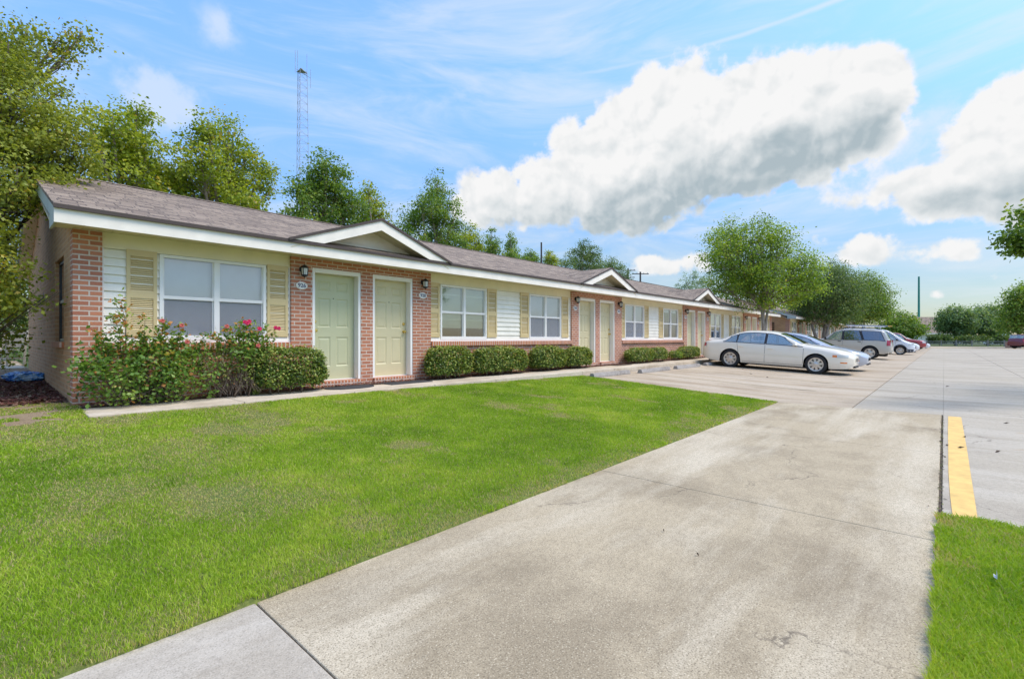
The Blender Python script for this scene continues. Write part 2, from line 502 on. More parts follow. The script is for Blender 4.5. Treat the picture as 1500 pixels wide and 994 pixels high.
def blades(name, x, y, z, h, w, tint, mat, lean=.6):
    n = len(x)
    a = NR.random(n)*2*pi; b = NR.random(n)*2*pi
    ln = h * lean * (.3 + NR.random(n))
    cx, sx = np.cos(a)*w*.5, np.sin(a)*w*.5
    V = np.empty((n, 5, 3))
    V[:,0] = np.stack([x-cx, y-sx, z-.005], 1); V[:,1] = np.stack([x+cx, y+sx, z-.005], 1)
    mx, my = x + np.cos(b)*ln*.35, y + np.sin(b)*ln*.35
    V[:,2] = np.stack([mx+cx*.8, my+sx*.8, z+h*.6], 1); V[:,3] = np.stack([mx-cx*.8, my-sx*.8, z+h*.6], 1)
    V[:,4] = np.stack([x+np.cos(b)*ln, y+np.sin(b)*ln, z+h], 1)
    base = (np.arange(n)*5)[:,None]
    loops = np.concatenate([base+np.array([0,1,2,3]), base+np.array([3,2,4])], 1).ravel()
    starts = np.stack([np.arange(n)*7, np.arange(n)*7+4], 1).ravel()
    me = bpy.data.meshes.new(name)
    me.vertices.add(n*5); me.vertices.foreach_set('co', V.ravel())
    me.loops.add(n*7); me.loops.foreach_set('vertex_index', loops)
    me.polygons.add(n*2); me.polygons.foreach_set('loop_start', starts)
    me.update(calc_edges=True)
    at = me.attributes.new('tint', 'FLOAT', 'POINT'); at.data.foreach_set('value', np.repeat(np.clip(tint,0,1), 5))
    me.materials.append(mat)
    o = bpy.data.objects.new(name, me); COL.objects.link(o)
    return o

M['turf'] = leaf_mat('turf', (.155,.275,.012), (.31,.465,.022), (.52,.58,.085), .40, (.52,.42,.21), rough=.55)

def turf(name, x0, x1, y0, y1, zf, keep, total, seed, bare=.0, h0=.021):
    out = []
    cx = NR.random(total*3)*(x1-x0)+x0; cy = NR.random(total*3)*(y1-y0)+y0
    d = np.maximum(cx*FX + cy*FY, .6)
    dist = np.hypot(cx, cy)
    vis = (dist < 14) & ((cx*FX + cy*FY) > -.4) & (np.abs((cx*FY - cy*FX)/np.maximum(d, 1.2)) < 1.9)
    p = np.clip((2.4/np.maximum(dist, 1.2))**1.25, 0, 1)
    k = keep(cx, cy) & (NR.random(len(cx)) < p) & vis
    cx, cy, dist = cx[k], cy[k], dist[k]
    nz = smooth_noise(cx, cy, seed)
    br = smooth_noise(cx*1.7, cy*1.7, seed+1)
    dead = (br > .61) * np.clip((br-.61)*5, 0, 1)
    edge = bare(cx, cy) if bare else 0
    dead = np.clip(dead + edge, 0, 1)
    k2 = NR.random(len(cx)) > dead*.55
    cx, cy, dist, nz, dead = cx[k2], cy[k2], dist[k2], nz[k2], dead[k2]
    wide = np.clip(dist/3.0, .8, 6)
    h = (h0*(.5+NR.random(len(cx))*.9)) * (1 - dead*.45) * (.75+.5*nz)
    w = .0034*wide*(.7+.6*NR.random(len(cx)))
    tint = .42 + .62*(nz-.5)*2*.7 + (NR.random(len(cx))-.5)*.5
    tint = tint + .5*(smooth_noise(cx*5, cy*5, seed+7)-.5)
    brown = NR.random(len(cx)) < (.07 + dead*.8)
    tint = np.where(brown, .93+.07*NR.random(len(cx)), np.clip(tint, 0, .88))
    z = np.array([zf(a, b) for a, b in zip(cx, cy)])
    return blades(name, cx, cy, z, h, w, tint, M['turf'], lean=.9)

def bare_edge(x, y):
    e = np.clip(1 - (y - 2.46)/.30, 0, 1) * np.clip(smooth_noise(x*2.2, y*2.2, 77)*3-.9, 0, 1)
    left = np.clip((3.4 - x)/3.2, 0, .6) * np.clip((smooth_noise(x*1.3, y*1.3, 78)-.42)*4, 0, 1)
    top = np.clip((y-6.6)/.8, 0, 1)*np.clip((1.6-x)/1.4, 0, 1)*.8
    return np.clip(e*.9 + left + top, 0, 1)
tag(turf('grass', -6, 11.2, 2.44, 7.4, z_lawn, in_lawn, 900000, 3, bare_edge), kind='stuff')
tag(turf('verge_grass', -1, 4.60, -4, .06, lambda x, y: -.40, lambda x, y: (y < .040+.007*np.sin(x*17)) & (x < 4.59+.02*np.sin(y*23)), 420000, 9,
         lambda x, y: np.clip(smooth_noise(x, y, 31)-.62, 0, 1)*1.2, .032), kind='stuff')
# thin weedy grass in the mulch left of the building
tag(turf('weeds', -3, .9, 7.4, 11.5, z_lawn, lambda x, y: (smooth_noise(x*1.5, y*1.5, 44) > .26 + (y-7.3)*.16), 160000, 21,
         lambda x, y: np.clip((y-7.4)/1.5, 0, 1)*.7), kind='stuff')

# shredded mulch and fallen leaves beside the gable wall
def chips(name, n, fx, mat, size):
    P = np.array([fx() for _ in range(n)])
    a = NR.random(n)*2*pi; L = size*(.4+NR.random(n)); W = L*(.25+.4*NR.random(n))
    t = (NR.random((n,2))-.5)*.9
    u = np.stack([np.cos(a), np.sin(a), t[:,0]], 1); v = np.stack([-np.sin(a), np.cos(a), t[:,1]], 1)
    V = np.stack([P-u*L[:,None], P-v*W[:,None], P+u*L[:,None], P+v*W[:,None]], 1)
    return leafmesh(name, V, NR.random(n), mat)

def leafmesh(name, V, tint, mat, parent=None, loc=None):
    n = len(V)
    me = bpy.data.meshes.new(name)
    me.vertices.add(n*4); me.vertices.foreach_set('co', V.ravel())
    me.loops.add(n*4); me.loops.foreach_set('vertex_index', np.arange(n*4))
    me.polygons.add(n); me.polygons.foreach_set('loop_start', np.arange(n)*4)
    me.update(calc_edges=True)
    at = me.attributes.new('tint', 'FLOAT', 'POINT'); at.data.foreach_set('value', np.repeat(np.clip(tint,0,1), 4))
    me.materials.append(mat)
    o = bpy.data.objects.new(name, me); COL.objects.link(o)
    o.parent = parent
    if loc is not None: o.location = loc
    return o
M['chips'] = leaf_mat('mulch_chips', (.06,.022,.018), (.17,.055,.04), (.26,.15,.10), .05, (.36,.28,.18), rough=.9)
def chip_pos():
    x = .85 - abs(R.gauss(0, .9)); y = 8.9 + R.random()*4.4
    return (x, y, z_lawn(x, y) + .01 + R.random()*.03)
tag(chips('mulch_chips', 9000, chip_pos, M['chips'], .028), kind='stuff')
def bed_pos():
    x = .9 + R.random()*34; y = 8.22 + R.random()*.3
    return (x, y, -.03 + R.random()*.03)
tag(chips('bed_litter', 9000, bed_pos, M['chips'], .022), kind='stuff')
# ------------------------------------------------------------------ the apartment rows
YB, YS, YD = 8.53, 8.60, 8.70       # brick face, siding face, door face
PAIRS = [3.70 + 8.56*k for k in range(4)]
X0, X1 = .85, 35.32
YR, YE, ZE, PITCH = 12.5, 8.03, 2.475, 1/3.0
YBK = 16.5
ORG = (X0, YB, 0)
WINX = [(1.80, 'closed'), (7.10, 'half'), (10.27, 'bright'), (15.66, 'sheer'), (18.83, 'dark'), (24.22, 'dim'), (27.39, 'dim'), (33.0, 'closed')]
WW, WZ0, WZ1 = 1.49, .85, 2.09

def lap(mb, x0, x1, z0, z1, y, h=.115):
    z = z0
    while z < z1 - 1e-4:
        t = min(z + h, z1)
        mb.add([(x0,y-.024,z),(x1,y-.024,z),(x1,y-.001,t),(x0,y-.001,t),(x0,y,z),(x1,y,z)], [(0,1,2,3),(4,5,1,0),(0,3,4),(1,5,2)])
        z = t

def apartment():
    root = empty('apartment_building', ORG)
    B = lambda mb, name, mat, parent=root, **k: mb.build(name, mat, parent, origin=ORG, **k)
    secs = [(X0+.30, PAIRS[0])] + [(PAIRS[k]+3.09, PAIRS[k+1]) for k in range(3)] + [(PAIRS[3]+3.09, X1-.30)]
    # brick
    w = MB()
    w.box(X0, X0+.30, YB, 8.78, -.25, 2.31); w.box(X1-.30, X1, YB, 8.78, -.25, 2.31)
    for a, b in secs: w.box(a, b, YB+.03, 8.78, -.25, .68)
    for p in PAIRS:
        for a, b in ((0,.38),(1.36,1.62),(2.60,3.09)): w.box(p+a, p+b, YB, 8.78, -.25, 2.14)
        w.box(p, p+3.09, YB, 8.78, 2.14, 2.31)
    B(w, 'wall', M['brick'])
    g = MB(); g2 = MB()
    gy0, gy1 = 9.5, 10.6
    zr = lambda y: ZE - .06 + (min(y, 2*YR-y) - YE)*PITCH
    g.box(X0, X0+.2, 8.78, gy0, -.25, 2.31); g.box(X0, X0+.2, gy1, YBK, -.25, 2.31)
    g.box(X0, X0+.2, gy0, gy1, -.25, .80); g.box(X0, X0+.2, gy0, gy1, 2.06, 2.31)
    g.prism([(8.78,2.31),(YBK,2.31),(YBK,zr(YBK)),(YR,zr(YR)),(8.78,zr(8.78))], 'x', X0, X0+.2)
    g2.box(X1-.2, X1, 8.78, YBK, -.25, 2.31)
    g2.prism([(8.78,2.31),(YBK,2.31),(YBK,zr(YBK)),(YR,zr(YR)),(8.78,zr(8.78))], 'x', X1-.2, X1)
    B(g, 'gable_wall', M['brick_gable'])['label'] = 'brown brick end wall beside the evergreen'; B(g2, 'gable_wall', M['brick_gable'])
    gs = MB(); gs.box(X0-.05, X0+.1, gy0-.04, gy1+.04, .72, .80)
    B(gs, 'window_sill', M['rowlock'])
    wn = MB()
    wn.box(X0+.045, X0+.085, gy0, gy0+.05, .80, 2.06); wn.box(X0+.045, X0+.085, gy1-.05, gy1, .80, 2.06)
    wn.box(X0+.045, X0+.085, gy0+.05, gy1-.05, .80, .85); wn.box(X0+.045, X0+.085, gy0+.05, gy1-.05, 2.01, 2.06); wn.box(X0+.045, X0+.085, gy0+.05, gy1-.05, 1.40, 1.45)
    wo = B(wn, 'window', M['black'])
    wo['label'] = 'dark narrow window in the brick end wall'
    gp = MB(); gp.box(X0+.06, X0+.065, gy0+.04, gy1-.04, .84, 2.02); B(gp, 'pane', M['glassdark'], wo)
    bk = MB(); bk.box(X0+.2, X1-.2, YBK-.15, YBK, -.25, 2.35); B(bk, 'back_wall', M['siding'])
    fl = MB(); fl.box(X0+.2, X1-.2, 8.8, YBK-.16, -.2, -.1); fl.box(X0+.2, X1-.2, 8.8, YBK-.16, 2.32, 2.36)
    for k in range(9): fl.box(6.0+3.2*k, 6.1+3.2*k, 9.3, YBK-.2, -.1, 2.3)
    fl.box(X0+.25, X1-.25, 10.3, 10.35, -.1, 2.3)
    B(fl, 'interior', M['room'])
    # rowlock sills
    for a, b in secs:
        s_ = MB(); s_.box(a+.002, b-.002, YB-.035, YB+.10, .68, .785)
        B(s_, 'brick_ledge', M['rowlock'], bevel=.004)
    # siding and frieze
    for a, b in secs:
        sd = MB(); fz = MB(); cs = MB()
        wins = sorted(x for x, _ in WINX if a < x < b)
        x = a
        for wx in wins:
            lap(sd, x, wx, .82, 2.10, YS); x = wx + WW
            B(sd, 'siding', M['siding']); sd = MB()
        lap(sd, x, b, .82, 2.10, YS)
        fz.box(a, b, YS-.016, YS+.02, 2.10, 2.31)
        fz.box(a, b, YS-.03, YS-.016, 2.095, 2.125)
        cs.box(a, b, YS-.03, YS+.02, .785, .82)
        cs.box(a, a+.022, YS-.022, YS, .82, 2.095); cs.box(b-.022, b, YS-.022, YS, .82, 2.095)
        B(sd, 'siding', M['siding']); B(fz, 'frieze', M['frieze']); B(cs, 'corner_trim', M['white'])
    # windows
    for wx, kind in WINX:
        f = MB(); y0, y1 = YS-.035, YS+.05
        e = .045
        f.box(wx, wx+e, y0, y1, WZ0-.03, WZ1); f.box(wx+WW-e, wx+WW, y0, y1, WZ0-.03, WZ1)
        f.box(wx+e, wx+WW-e, y0, y1, WZ1-e, WZ1); f.box(wx+e, wx+WW-e, y0, y1, WZ0-.03, WZ0+e)
        xm = wx + WW/2
        f.box(xm-.035, xm+.035, y0+.004, y1, WZ0+e, WZ1-e)
        zm = (WZ0+WZ1)/2 - .01
        panes = []
        for a, b in ((wx+e, xm-.035), (xm+.035, wx+WW-e)):
            f.box(a, b, y0+.015, y1, zm-.025, zm+.025)
            for z0, z1, yo in ((WZ0+e, zm-.025, .035), (zm+.025, WZ1-e, .02)):
                f.box(a, a+.018, y0+yo, y1-.01, z0, z1); f.box(b-.018, b, y0+yo, y1-.01, z0, z1)
                panes.append((a+.016, b-.016, y0+yo+.014, z0, z1))
        fo = B(f, 'window', M['white'], bevel=.003)
        up = MB(); lo = MB()
        for a, b, y, z0, z1 in panes:
            (up if z0 > zm else lo).poly([(a,y,z0),(b,y,z0),(b,y,z1),(a,y,z1)])
        B(up, 'pane', M['glass'], fo); B(lo, 'pane', M['glass'], fo)
        if kind == 'closed' or kind == 'bright' or kind == 'sheer':
            sc = MB()
            for a, b, y, z0, z1 in panes:
                if z0 < zm: sc.box(a, b, y-.012, y-.010, z0, z1)
            so = B(sc, 'insect_screen', M['screen'], fo)
        bl = MB()
        for a, b, y, z0, z1 in panes:
            top = z1
            lim = {'closed': WZ0, 'bright': WZ0, 'sheer': 1.15, 'half': 1.12, 'dark': 1.95, 'dim': 1.55}[kind]
            z = top
            if z0 < zm < top and False: pass
            while z > max(z0, lim):
                bl.add([(a-.01,YS+.070,z),(b+.01,YS+.070,z),(b+.01,YS+.058,z-.025),(a-.01,YS+.058,z-.025)], [(0,3,2,1)])
                z -= .0225
            if kind == 'half':
                if z0 > zm: bl.box(a, b, YS+.051, YS+.056, z0+.36, z0+.40)
                else: bl.box(a, b, YS+.051, YS+.056, z1-.16, z1-.12)
        bo = B(bl, 'blind', {'half': M['blind_green'], 'dim': M['blind_green']}.get(kind, M['blind']), fo)
        if kind in ('half', 'sheer', 'dim'): fo['label'] = 'window with its blind partly raised'
        if kind == 'dark': fo['label'] = 'dark window without a lowered blind'
        # shutters
        for a, b in ((wx-.385, wx-.03), (wx+WW+.02, wx+WW+.365)):
            if a < 1.16: a = 1.16
            sh = MB(); y0, y1 = YS-.04, YS-.003; z0, z1 = WZ0+.03, WZ1+.02
            sh.box(a, a+.045, y0, y1, z0, z1); sh.box(b-.045, b, y0, y1, z0, z1)
            zm2 = (z0+z1)/2 - .02
            for c, d in ((z0, z0+.10), (zm2-.05, zm2+.05), (z1-.09, z1)): sh.box(a+.045, b-.045, y0+.001, y1, c, d)
            for c, d in ((z0+.10, zm2-.05), (zm2+.05, z1-.09)):
                m = 17; hh = (d-c)/m
                for i in range(m):
                    z = c + i*hh
                    sh.add([(a+.045,y0+.008,z),(b-.045,y0+.008,z),(b-.045,y1-.006,z+hh*1.25),(a+.045,y1-.006,z+hh*1.25),(a+.045,y0+.014,z-.004),(b-.045,y0+.014,z-.004)], [(0,1,2,3),(4,5,1,0)])
            B(sh, 'shutter', M['shutter'])
    # doors
    nums = [('926','928'), ('930','932'), ('934','936'), ('938','940')]
    for k, p in enumerate(PAIRS):
        for j, a in enumerate((p+.38, p+1.62)):
            b = a + .98
            t = MB(); e = .055
            t.box(a+.002, a+e, YB+.012, 8.76, .06, 2.138); t.box(b-e, b-.002, YB+.012, 8.76, .06, 2.138); t.box(a+e, b-e, YB+.012, 8.76, 2.06, 2.138)
            t.box(a+e, b-e, YD-.03, 8.76, .055, .075)
            B(t, 'door_frame', M['white'], bevel=.004)
            st = MB(); st.box(a+.002, b-.002, YB-.06, 8.76, -.20, .055)
            B(st, 'doorstep', M['rowlock'], bevel=.004)
            d = MB(); x0, x1, z0, z1 = a+e+.004, b-e-.004, .078, 2.056
            W = x1-x0
            # leaf with six sunken, raised-field panels
            cols = [(x0+.12, x0+W/2-.055), (x0+W/2+.055, x1-.12)]
            rws = [(z0+.24, z0+.80), (z0+.98, z0+1.53), (z0+1.66, z0+1.85)]
            xs_ = [x0] + [c for cc in cols for c in cc] + [x1]
            zs_ = [z0] + [c for cc in rws for c in cc] + [z1]
            for i in range(5):
                for q in range(7):
                    xa, xb, za, zb = xs_[i], xs_[i+1], zs_[q], zs_[q+1]
                    if i in (1,3) and q in (1,3,5):
                        r1, r2 = .022, .055
                        L = [[(xa,YD,za),(xb,YD,za),(xb,YD,zb),(xa,YD,zb)],
                             [(xa+r1,YD+.012,za+r1),(xb-r1,YD+.012,za+r1),(xb-r1,YD+.012,zb-r1),(xa+r1,YD+.012,zb-r1)],
                             [(xa+r2,YD+.003,za+r2),(xb-r2,YD+.003,za+r2),(xb-r2,YD+.003,zb-r2),(xa+r2,YD+.003,zb-r2)]]
                        for u, v in ((0,1),(1,2)):
                            for s2 in range(4):
                                d.poly([L[u][s2], L[u][(s2+1)%4], L[v][(s2+1)%4], L[v][s2]])
                        d.poly(L[2])
                    else:
                        d.poly([(xa,YD,za),(xb,YD,za),(xb,YD,zb),(xa,YD,zb)])
            d.box(x0, x1, YD+.02, YD+.045, z0, z1)
            green = (k == 0 and j == 0)
            do = B(d, 'door', M['door_green'] if green else M['door_tan'])
            do['label'] = 'pale green panelled door' if green else 'tan panelled door'
            hx = x0 + .065 if j == 0 else x1 - .065
            kb = MB(); kb.lathe([(.030,0),(.030,-.008),(.012,-.012),(.012,-.035),(.028,-.045),(.031,-.058),(.022,-.072),(.001,-.076)], 14, 'y', (hx, YD, 1.0))
            B(kb, 'knob', M['brass'], do, smooth=True)
            db = MB(); db.lathe([(.030,0),(.030,-.012),(.022,-.022),(.001,-.023)], 14, 'y', (hx, YD, 1.16)); B(db, 'deadbolt', M['brass'], do, smooth=True)
            pp = MB(); pp.lathe([(.010,0),(.010,-.004),(.001,-.006)], 10, 'y', ((x0+x1)/2, YD, 1.61)); B(pp, 'peephole', M['black'], do)
            # lantern
            lx_ = p + .19 if j == 0 else p + 2.86
            l = MB(); c = (lx_, YB-.10, 0)
            l.lathe([(.055,0),(.055,-.012),(.03,-.025),(.001,-.026)], 16, 'y', (lx_, YB, 2.08))
            l.tube([(lx_,YB-.02,2.08),(lx_,YB-.06,2.13),(lx_,YB-.10,2.14)], .009, 8)
            l.lathe([(.012,2.155),(.035,2.14),(.068,2.105),(.072,2.095),(.064,2.09)], 8, 'z', c)
            l.lathe([(.052,1.955),(.056,1.965),(.056,1.975),(.048,1.98)], 8, 'z', c)
            l.lathe([(.008,1.925),(.018,1.94),(.05,1.955)], 8, 'z', c)
            for q in range(4):
                an = pi/4 + q*pi/2
                l.tube([(c[0]+.052*cos(an), c[1]+.052*sin(an), 1.97), (c[0]+.062*cos(an), c[1]+.062*sin(an), 2.095)], .006, 5)
            lo_ = B(l, 'wall_lamp', M['black'])
            gl = MB(); gl.lathe([(.046,1.972),(.056,2.092)], 8, 'z', c); B(gl, 'lamp_glass', M['lampglass'], lo_)
            # number plaque
            px_ = p + .18 if j == 0 else p + 2.86
            pl = MB()
            el = lambda r, y: [(px_ + .105*r*cos(2*pi*q/28), y, 1.79 + .070*r*sin(2*pi*q/28)) for q in range(28)]
            rings = [el(1, YB), el(1, YB-.012), el(.9, YB-.020), el(.84, YB-.016)]
            vs = [v for r_ in rings for v in r_]
            fs = [(r_*28+q, r_*28+(q+1)%28, (r_+1)*28+(q+1)%28, (r_+1)*28+q) for r_ in range(3) for q in range(28)] + [tuple(3*28+q for q in range(28))]
            pl.add(vs, fs)
            po = B(pl, 'number_plaque', M['plaque'], fixn=True)
            po['label'] = 'white oval number plaque reading ' + nums[k][j]
            cu = bpy.data.curves.new('numerals', 'FONT'); cu.body = nums[k][j]; cu.size = .098; cu.extrude = .002; cu.offset = .0018
            cu.align_x = 'CENTER'; cu.align_y = 'CENTER'; cu.materials.append(M['numeral'])
            tc_ = bpy.data.objects.new('tmp', cu); COL.objects.link(tc_); bpy.context.view_layer.update(); me_ = bpy.data.meshes.new_from_object(tc_.evaluated_get(bpy.context.evaluated_depsgraph_get())); bpy.data.objects.remove(tc_); to = bpy.data.objects.new('numerals', me_); COL.objects.link(to); to.parent = po
            to.location = (px_-ORG[0], YB-.0185-ORG[1], 1.79); to.rotation_euler = (pi/2, 0, 0)
    # roof
    RX0, RX1 = X0-.22, X1+.22
    zt = lambda y: ZE + (y-YE)*PITCH
    r = MB()
    r.prism([(YE,ZE-.03),(YR,zt(YR)-.03),(2*YR-YE,ZE-.03),(2*YR-YE,ZE+.012),(YR,zt(YR)+.012),(YE,ZE+.012)], 'x', RX0, RX1)
    ro = B(r, 'roof', M['shingle'])
    rc = MB()
    for k in range(int((RX1-RX0)/.22)):
        x = RX0 + k*.22
        for s in (1, -1):
            rc.add([(x,YR,zt(YR)+.034),(x+.225,YR,zt(YR)+.026),(x+.225,YR-s*.15,zt(YR-.15)+.022),(x,YR-s*.15,zt(YR-.15)+.030)], [(0,1,2,3) if s < 0 else (3,2,1,0)])
    B(rc, 'ridge_cap', M['shingle'], ro)
    de = MB(); de.box(RX0-.005, RX1+.005, YE-.022, YE-.001, ZE-.035, ZE+.016)  # dark strip: metal edge plus the painted shadow of the shingle edge
    B(de, 'drip_edge_and_shadow', M['drip'], ro)
    fa = MB(); fa.box(RX0+.002, RX1-.002, 8.045, 8.07, 2.268, ZE-.034)
    B(fa, 'fascia', M['fascia'])
    so = MB()
    x = RX0 + .02
    while x < RX1 - .05:
        xe = min(x + .295, RX1 - .02)
        so.box(x, xe, 8.075, YS+.02, 2.312, 2.325); x += .30
    so.box(RX0+.02, RX1-.02, 8.075, YS+.02, 2.327, 2.332)
    so.box(RX0+.02, RX1-.02, YS-.022, YS+.02, 2.300, 2.311) if False else None
    B(so, 'soffit', M['soffit'])
    for xe, s in ((RX0, 1), (RX1, -1)):
        rk = MB()
        a, b = (xe+.004, xe+.03) if s > 0 else (xe-.03, xe-.004)
        for yy in (1, -1):
            q = [(8.075,2.268),(8.075,ZE-.032+.045*PITCH),(YR,zt(YR)-.032),(YR,zt(YR)-.20),(8.62,zt(8.62)-.20),(8.62,2.268)]
            if yy < 0: q = [(2*YR-u, v) for u, v in q][::-1]
            rk.prism(q[::-1], 'x', a, b)
        B(rk, 'rake_board', M['rake'])
        rs = MB()
        c, d = (xe+.03, X0-.002) if s > 0 else (X1+.002, xe-.03)
        for yy in (1, -1):
            q = [(8.08,2.300),(8.62,2.300),(YR,zt(YR)-.16),(YR,zt(YR)-.14),(8.62,2.325),(8.08,2.325)]
            if yy < 0: q = [(2*YR-u, v) for u, v in q][::-1]
            rs.prism(q, 'x', c, d)
        B(rs, 'rake_soffit', M['soffit'])
    # entrance gables over each pair of doors
    for p in PAIRS:
        c = p + 1.49; hw, za, zb = 1.70, 3.115, 2.497
        sl = (za - zb)/hw
        def at(t): return za - abs(t)*sl
        gr = MB()
        yb = 10.05
        gr.prism([(c-hw-.05,zb-.05*sl-.012),(c,za-.012),(c+hw+.05,zb-.05*sl-.012),(c+hw+.05,zb-.05*sl+.028),(c,za+.028),(c-hw-.05,zb-.05*sl+.028)], 'y', 8.00, yb)
        go = B(gr, 'entrance_gable', M['shingle'], uvrot=True)
        ge = MB()
        ge.prism([(c-hw-.055,zb-.055*sl-.016),(c,za-.016),(c+hw+.055,zb-.055*sl-.016),(c+hw+.055,zb-.055*sl+.032),(c,za+.032),(c-hw-.055,zb-.055*sl+.032)], 'y', 7.985, 7.999)
        B(ge, 'drip_edge_and_shadow', M['drip'], go)
        gb = MB(); w_ = .185
        for s in (1, -1):
            tb = (za-.014-w_-zb)/sl
            q = [(c, za-.014), (c, za-.014-w_), (c+s*tb, zb), (c+s*(hw-.035), zb)]
            if s < 0: q = q[::-1]
            gb.prism(q, 'y', 8.008, 8.034)
        B(gb, 'rake_board', M['fascia'], go)
        gsf = MB()
        for s in (1, -1):
            y_ = 8.036
            for q in range(2):
                ya = 8.036 + q*.2; yb2 = ya + .195
                gsf.add([(c,ya,za-.15),(c+s*hw,ya,zb-.13),(c+s*hw,yb2,zb-.13),(c,yb2,za-.15),(c,ya,za-.135),(c+s*hw,ya,zb-.115),(c+s*hw,yb2,zb-.115),(c,yb2,za-.135)],
                        [(0,1,2,3),(4,7,6,5),(0,4,5,1),(3,2,6,7)])
        B(gsf, 'gable_soffit', M['soffit'], go)
        gw = MB(); z = 2.46
        while z < za - .17:
            t = min(z + .105, za - .16)
            h0, h1 = (za - .12 - z)/sl, max((za - .12 - t)/sl, .01)
            y = 8.44
            gw.add([(c-h0,y-.013,z),(c+h0,y-.013,z),(c+h1,y-.001,t),(c-h1,y-.001,t),(c-h0,y,z),(c+h0,y,z)], [(0,1,2,3),(4,5,1,0)])
            z = t
        B(gw, 'gable_siding', M['siding'], go)
    return root

def screen_mat():
    m, nt, bs = newmat('screen')
    bs.inputs['Base Color'].default_value = (.36,.37,.40,1); bs.inputs['Roughness'].default_value = .7
    tr = nd(nt, 'ShaderNodeBsdfTransparent'); mx = nd(nt, 'ShaderNodeMixShader'); mx.inputs[0].default_value = .62
    nt.links.new(bs.outputs[0], mx.inputs[1]); nt.links.new(tr.outputs[0], mx.inputs[2])
    nt.links.new(mx.outputs[0], nt.nodes['Material Output'].inputs['Surface'])
    return m
M['screen'] = screen_mat()

apt = apartment()
tag(apt, 'long one storey brick and siding apartment row with entrance gables, nearest one beside the lawn', 'building', 'apartment rows along the parking lot')
apt2 = copy_tree(apt, None, skip=('peephole', 'deadbolt', 'numerals', 'interior'))
apt2.location = (X0 + 38.2, YB - .25, -.02)
tag(apt2, 'farther brick apartment row half hidden behind the parking lot trees and cars', 'building', 'apartment rows along the parking lot')
for ch in apt2.children_recursive:
    if 'label' in ch and 'plaque' in ch['label']: del ch['label']
# ------------------------------------------------------------------ trees, hedges and other plants
def leaf_quads(P, size, up=.45, out=None, wid=.34):
    """one folded-flat leaf per point, each turned its own way"""
    n = len(P)
    N = NR.normal(size=(n,3)); N[:,2] = np.abs(N[:,2]) + up
    if out is not None: N += out*.7
    N /= np.linalg.norm(N, axis=1)[:,None]
    T = NR.normal(size=(n,3)); T -= N*np.sum(T*N, 1)[:,None]; T /= np.linalg.norm(T, axis=1)[:,None]
    Bn = np.cross(N, T)
    L = size*(.6 + .7*NR.random(n))[:,None]
    W = L*wid*(.8 + .4*NR.random(n))[:,None]
    return np.stack([P - T*L*.5, P - T*L*.05 + Bn*W - N*L*.06, P + T*L*.5 - N*L*.12, P - T*L*.05 - Bn*W - N*L*.06], 1)

def blob_clumps(blobs, n, shell=.55, volp=.8):
    """clump centres spread through the volume of a set of ellipsoids, thinner towards the middle"""
    vol = np.array([b[3]*b[4]*b[5] for b in blobs])**volp
    pick = NR.choice(len(blobs), n, p=vol/vol.sum())
    u = NR.normal(size=(n,3)); u /= np.linalg.norm(u, axis=1)[:,None]
    r = (shell + (1-shell)*NR.random(n)**.7) * (.86 + .28*NR.random(n))
    inner = NR.random(n) < .12
    r = np.where(inner, NR.random(n)*shell, r)
    bl = np.array([b[:6] for b in blobs])[pick]
    return bl[:,:3] + u*r[:,None]*bl[:,3:6], u, pick

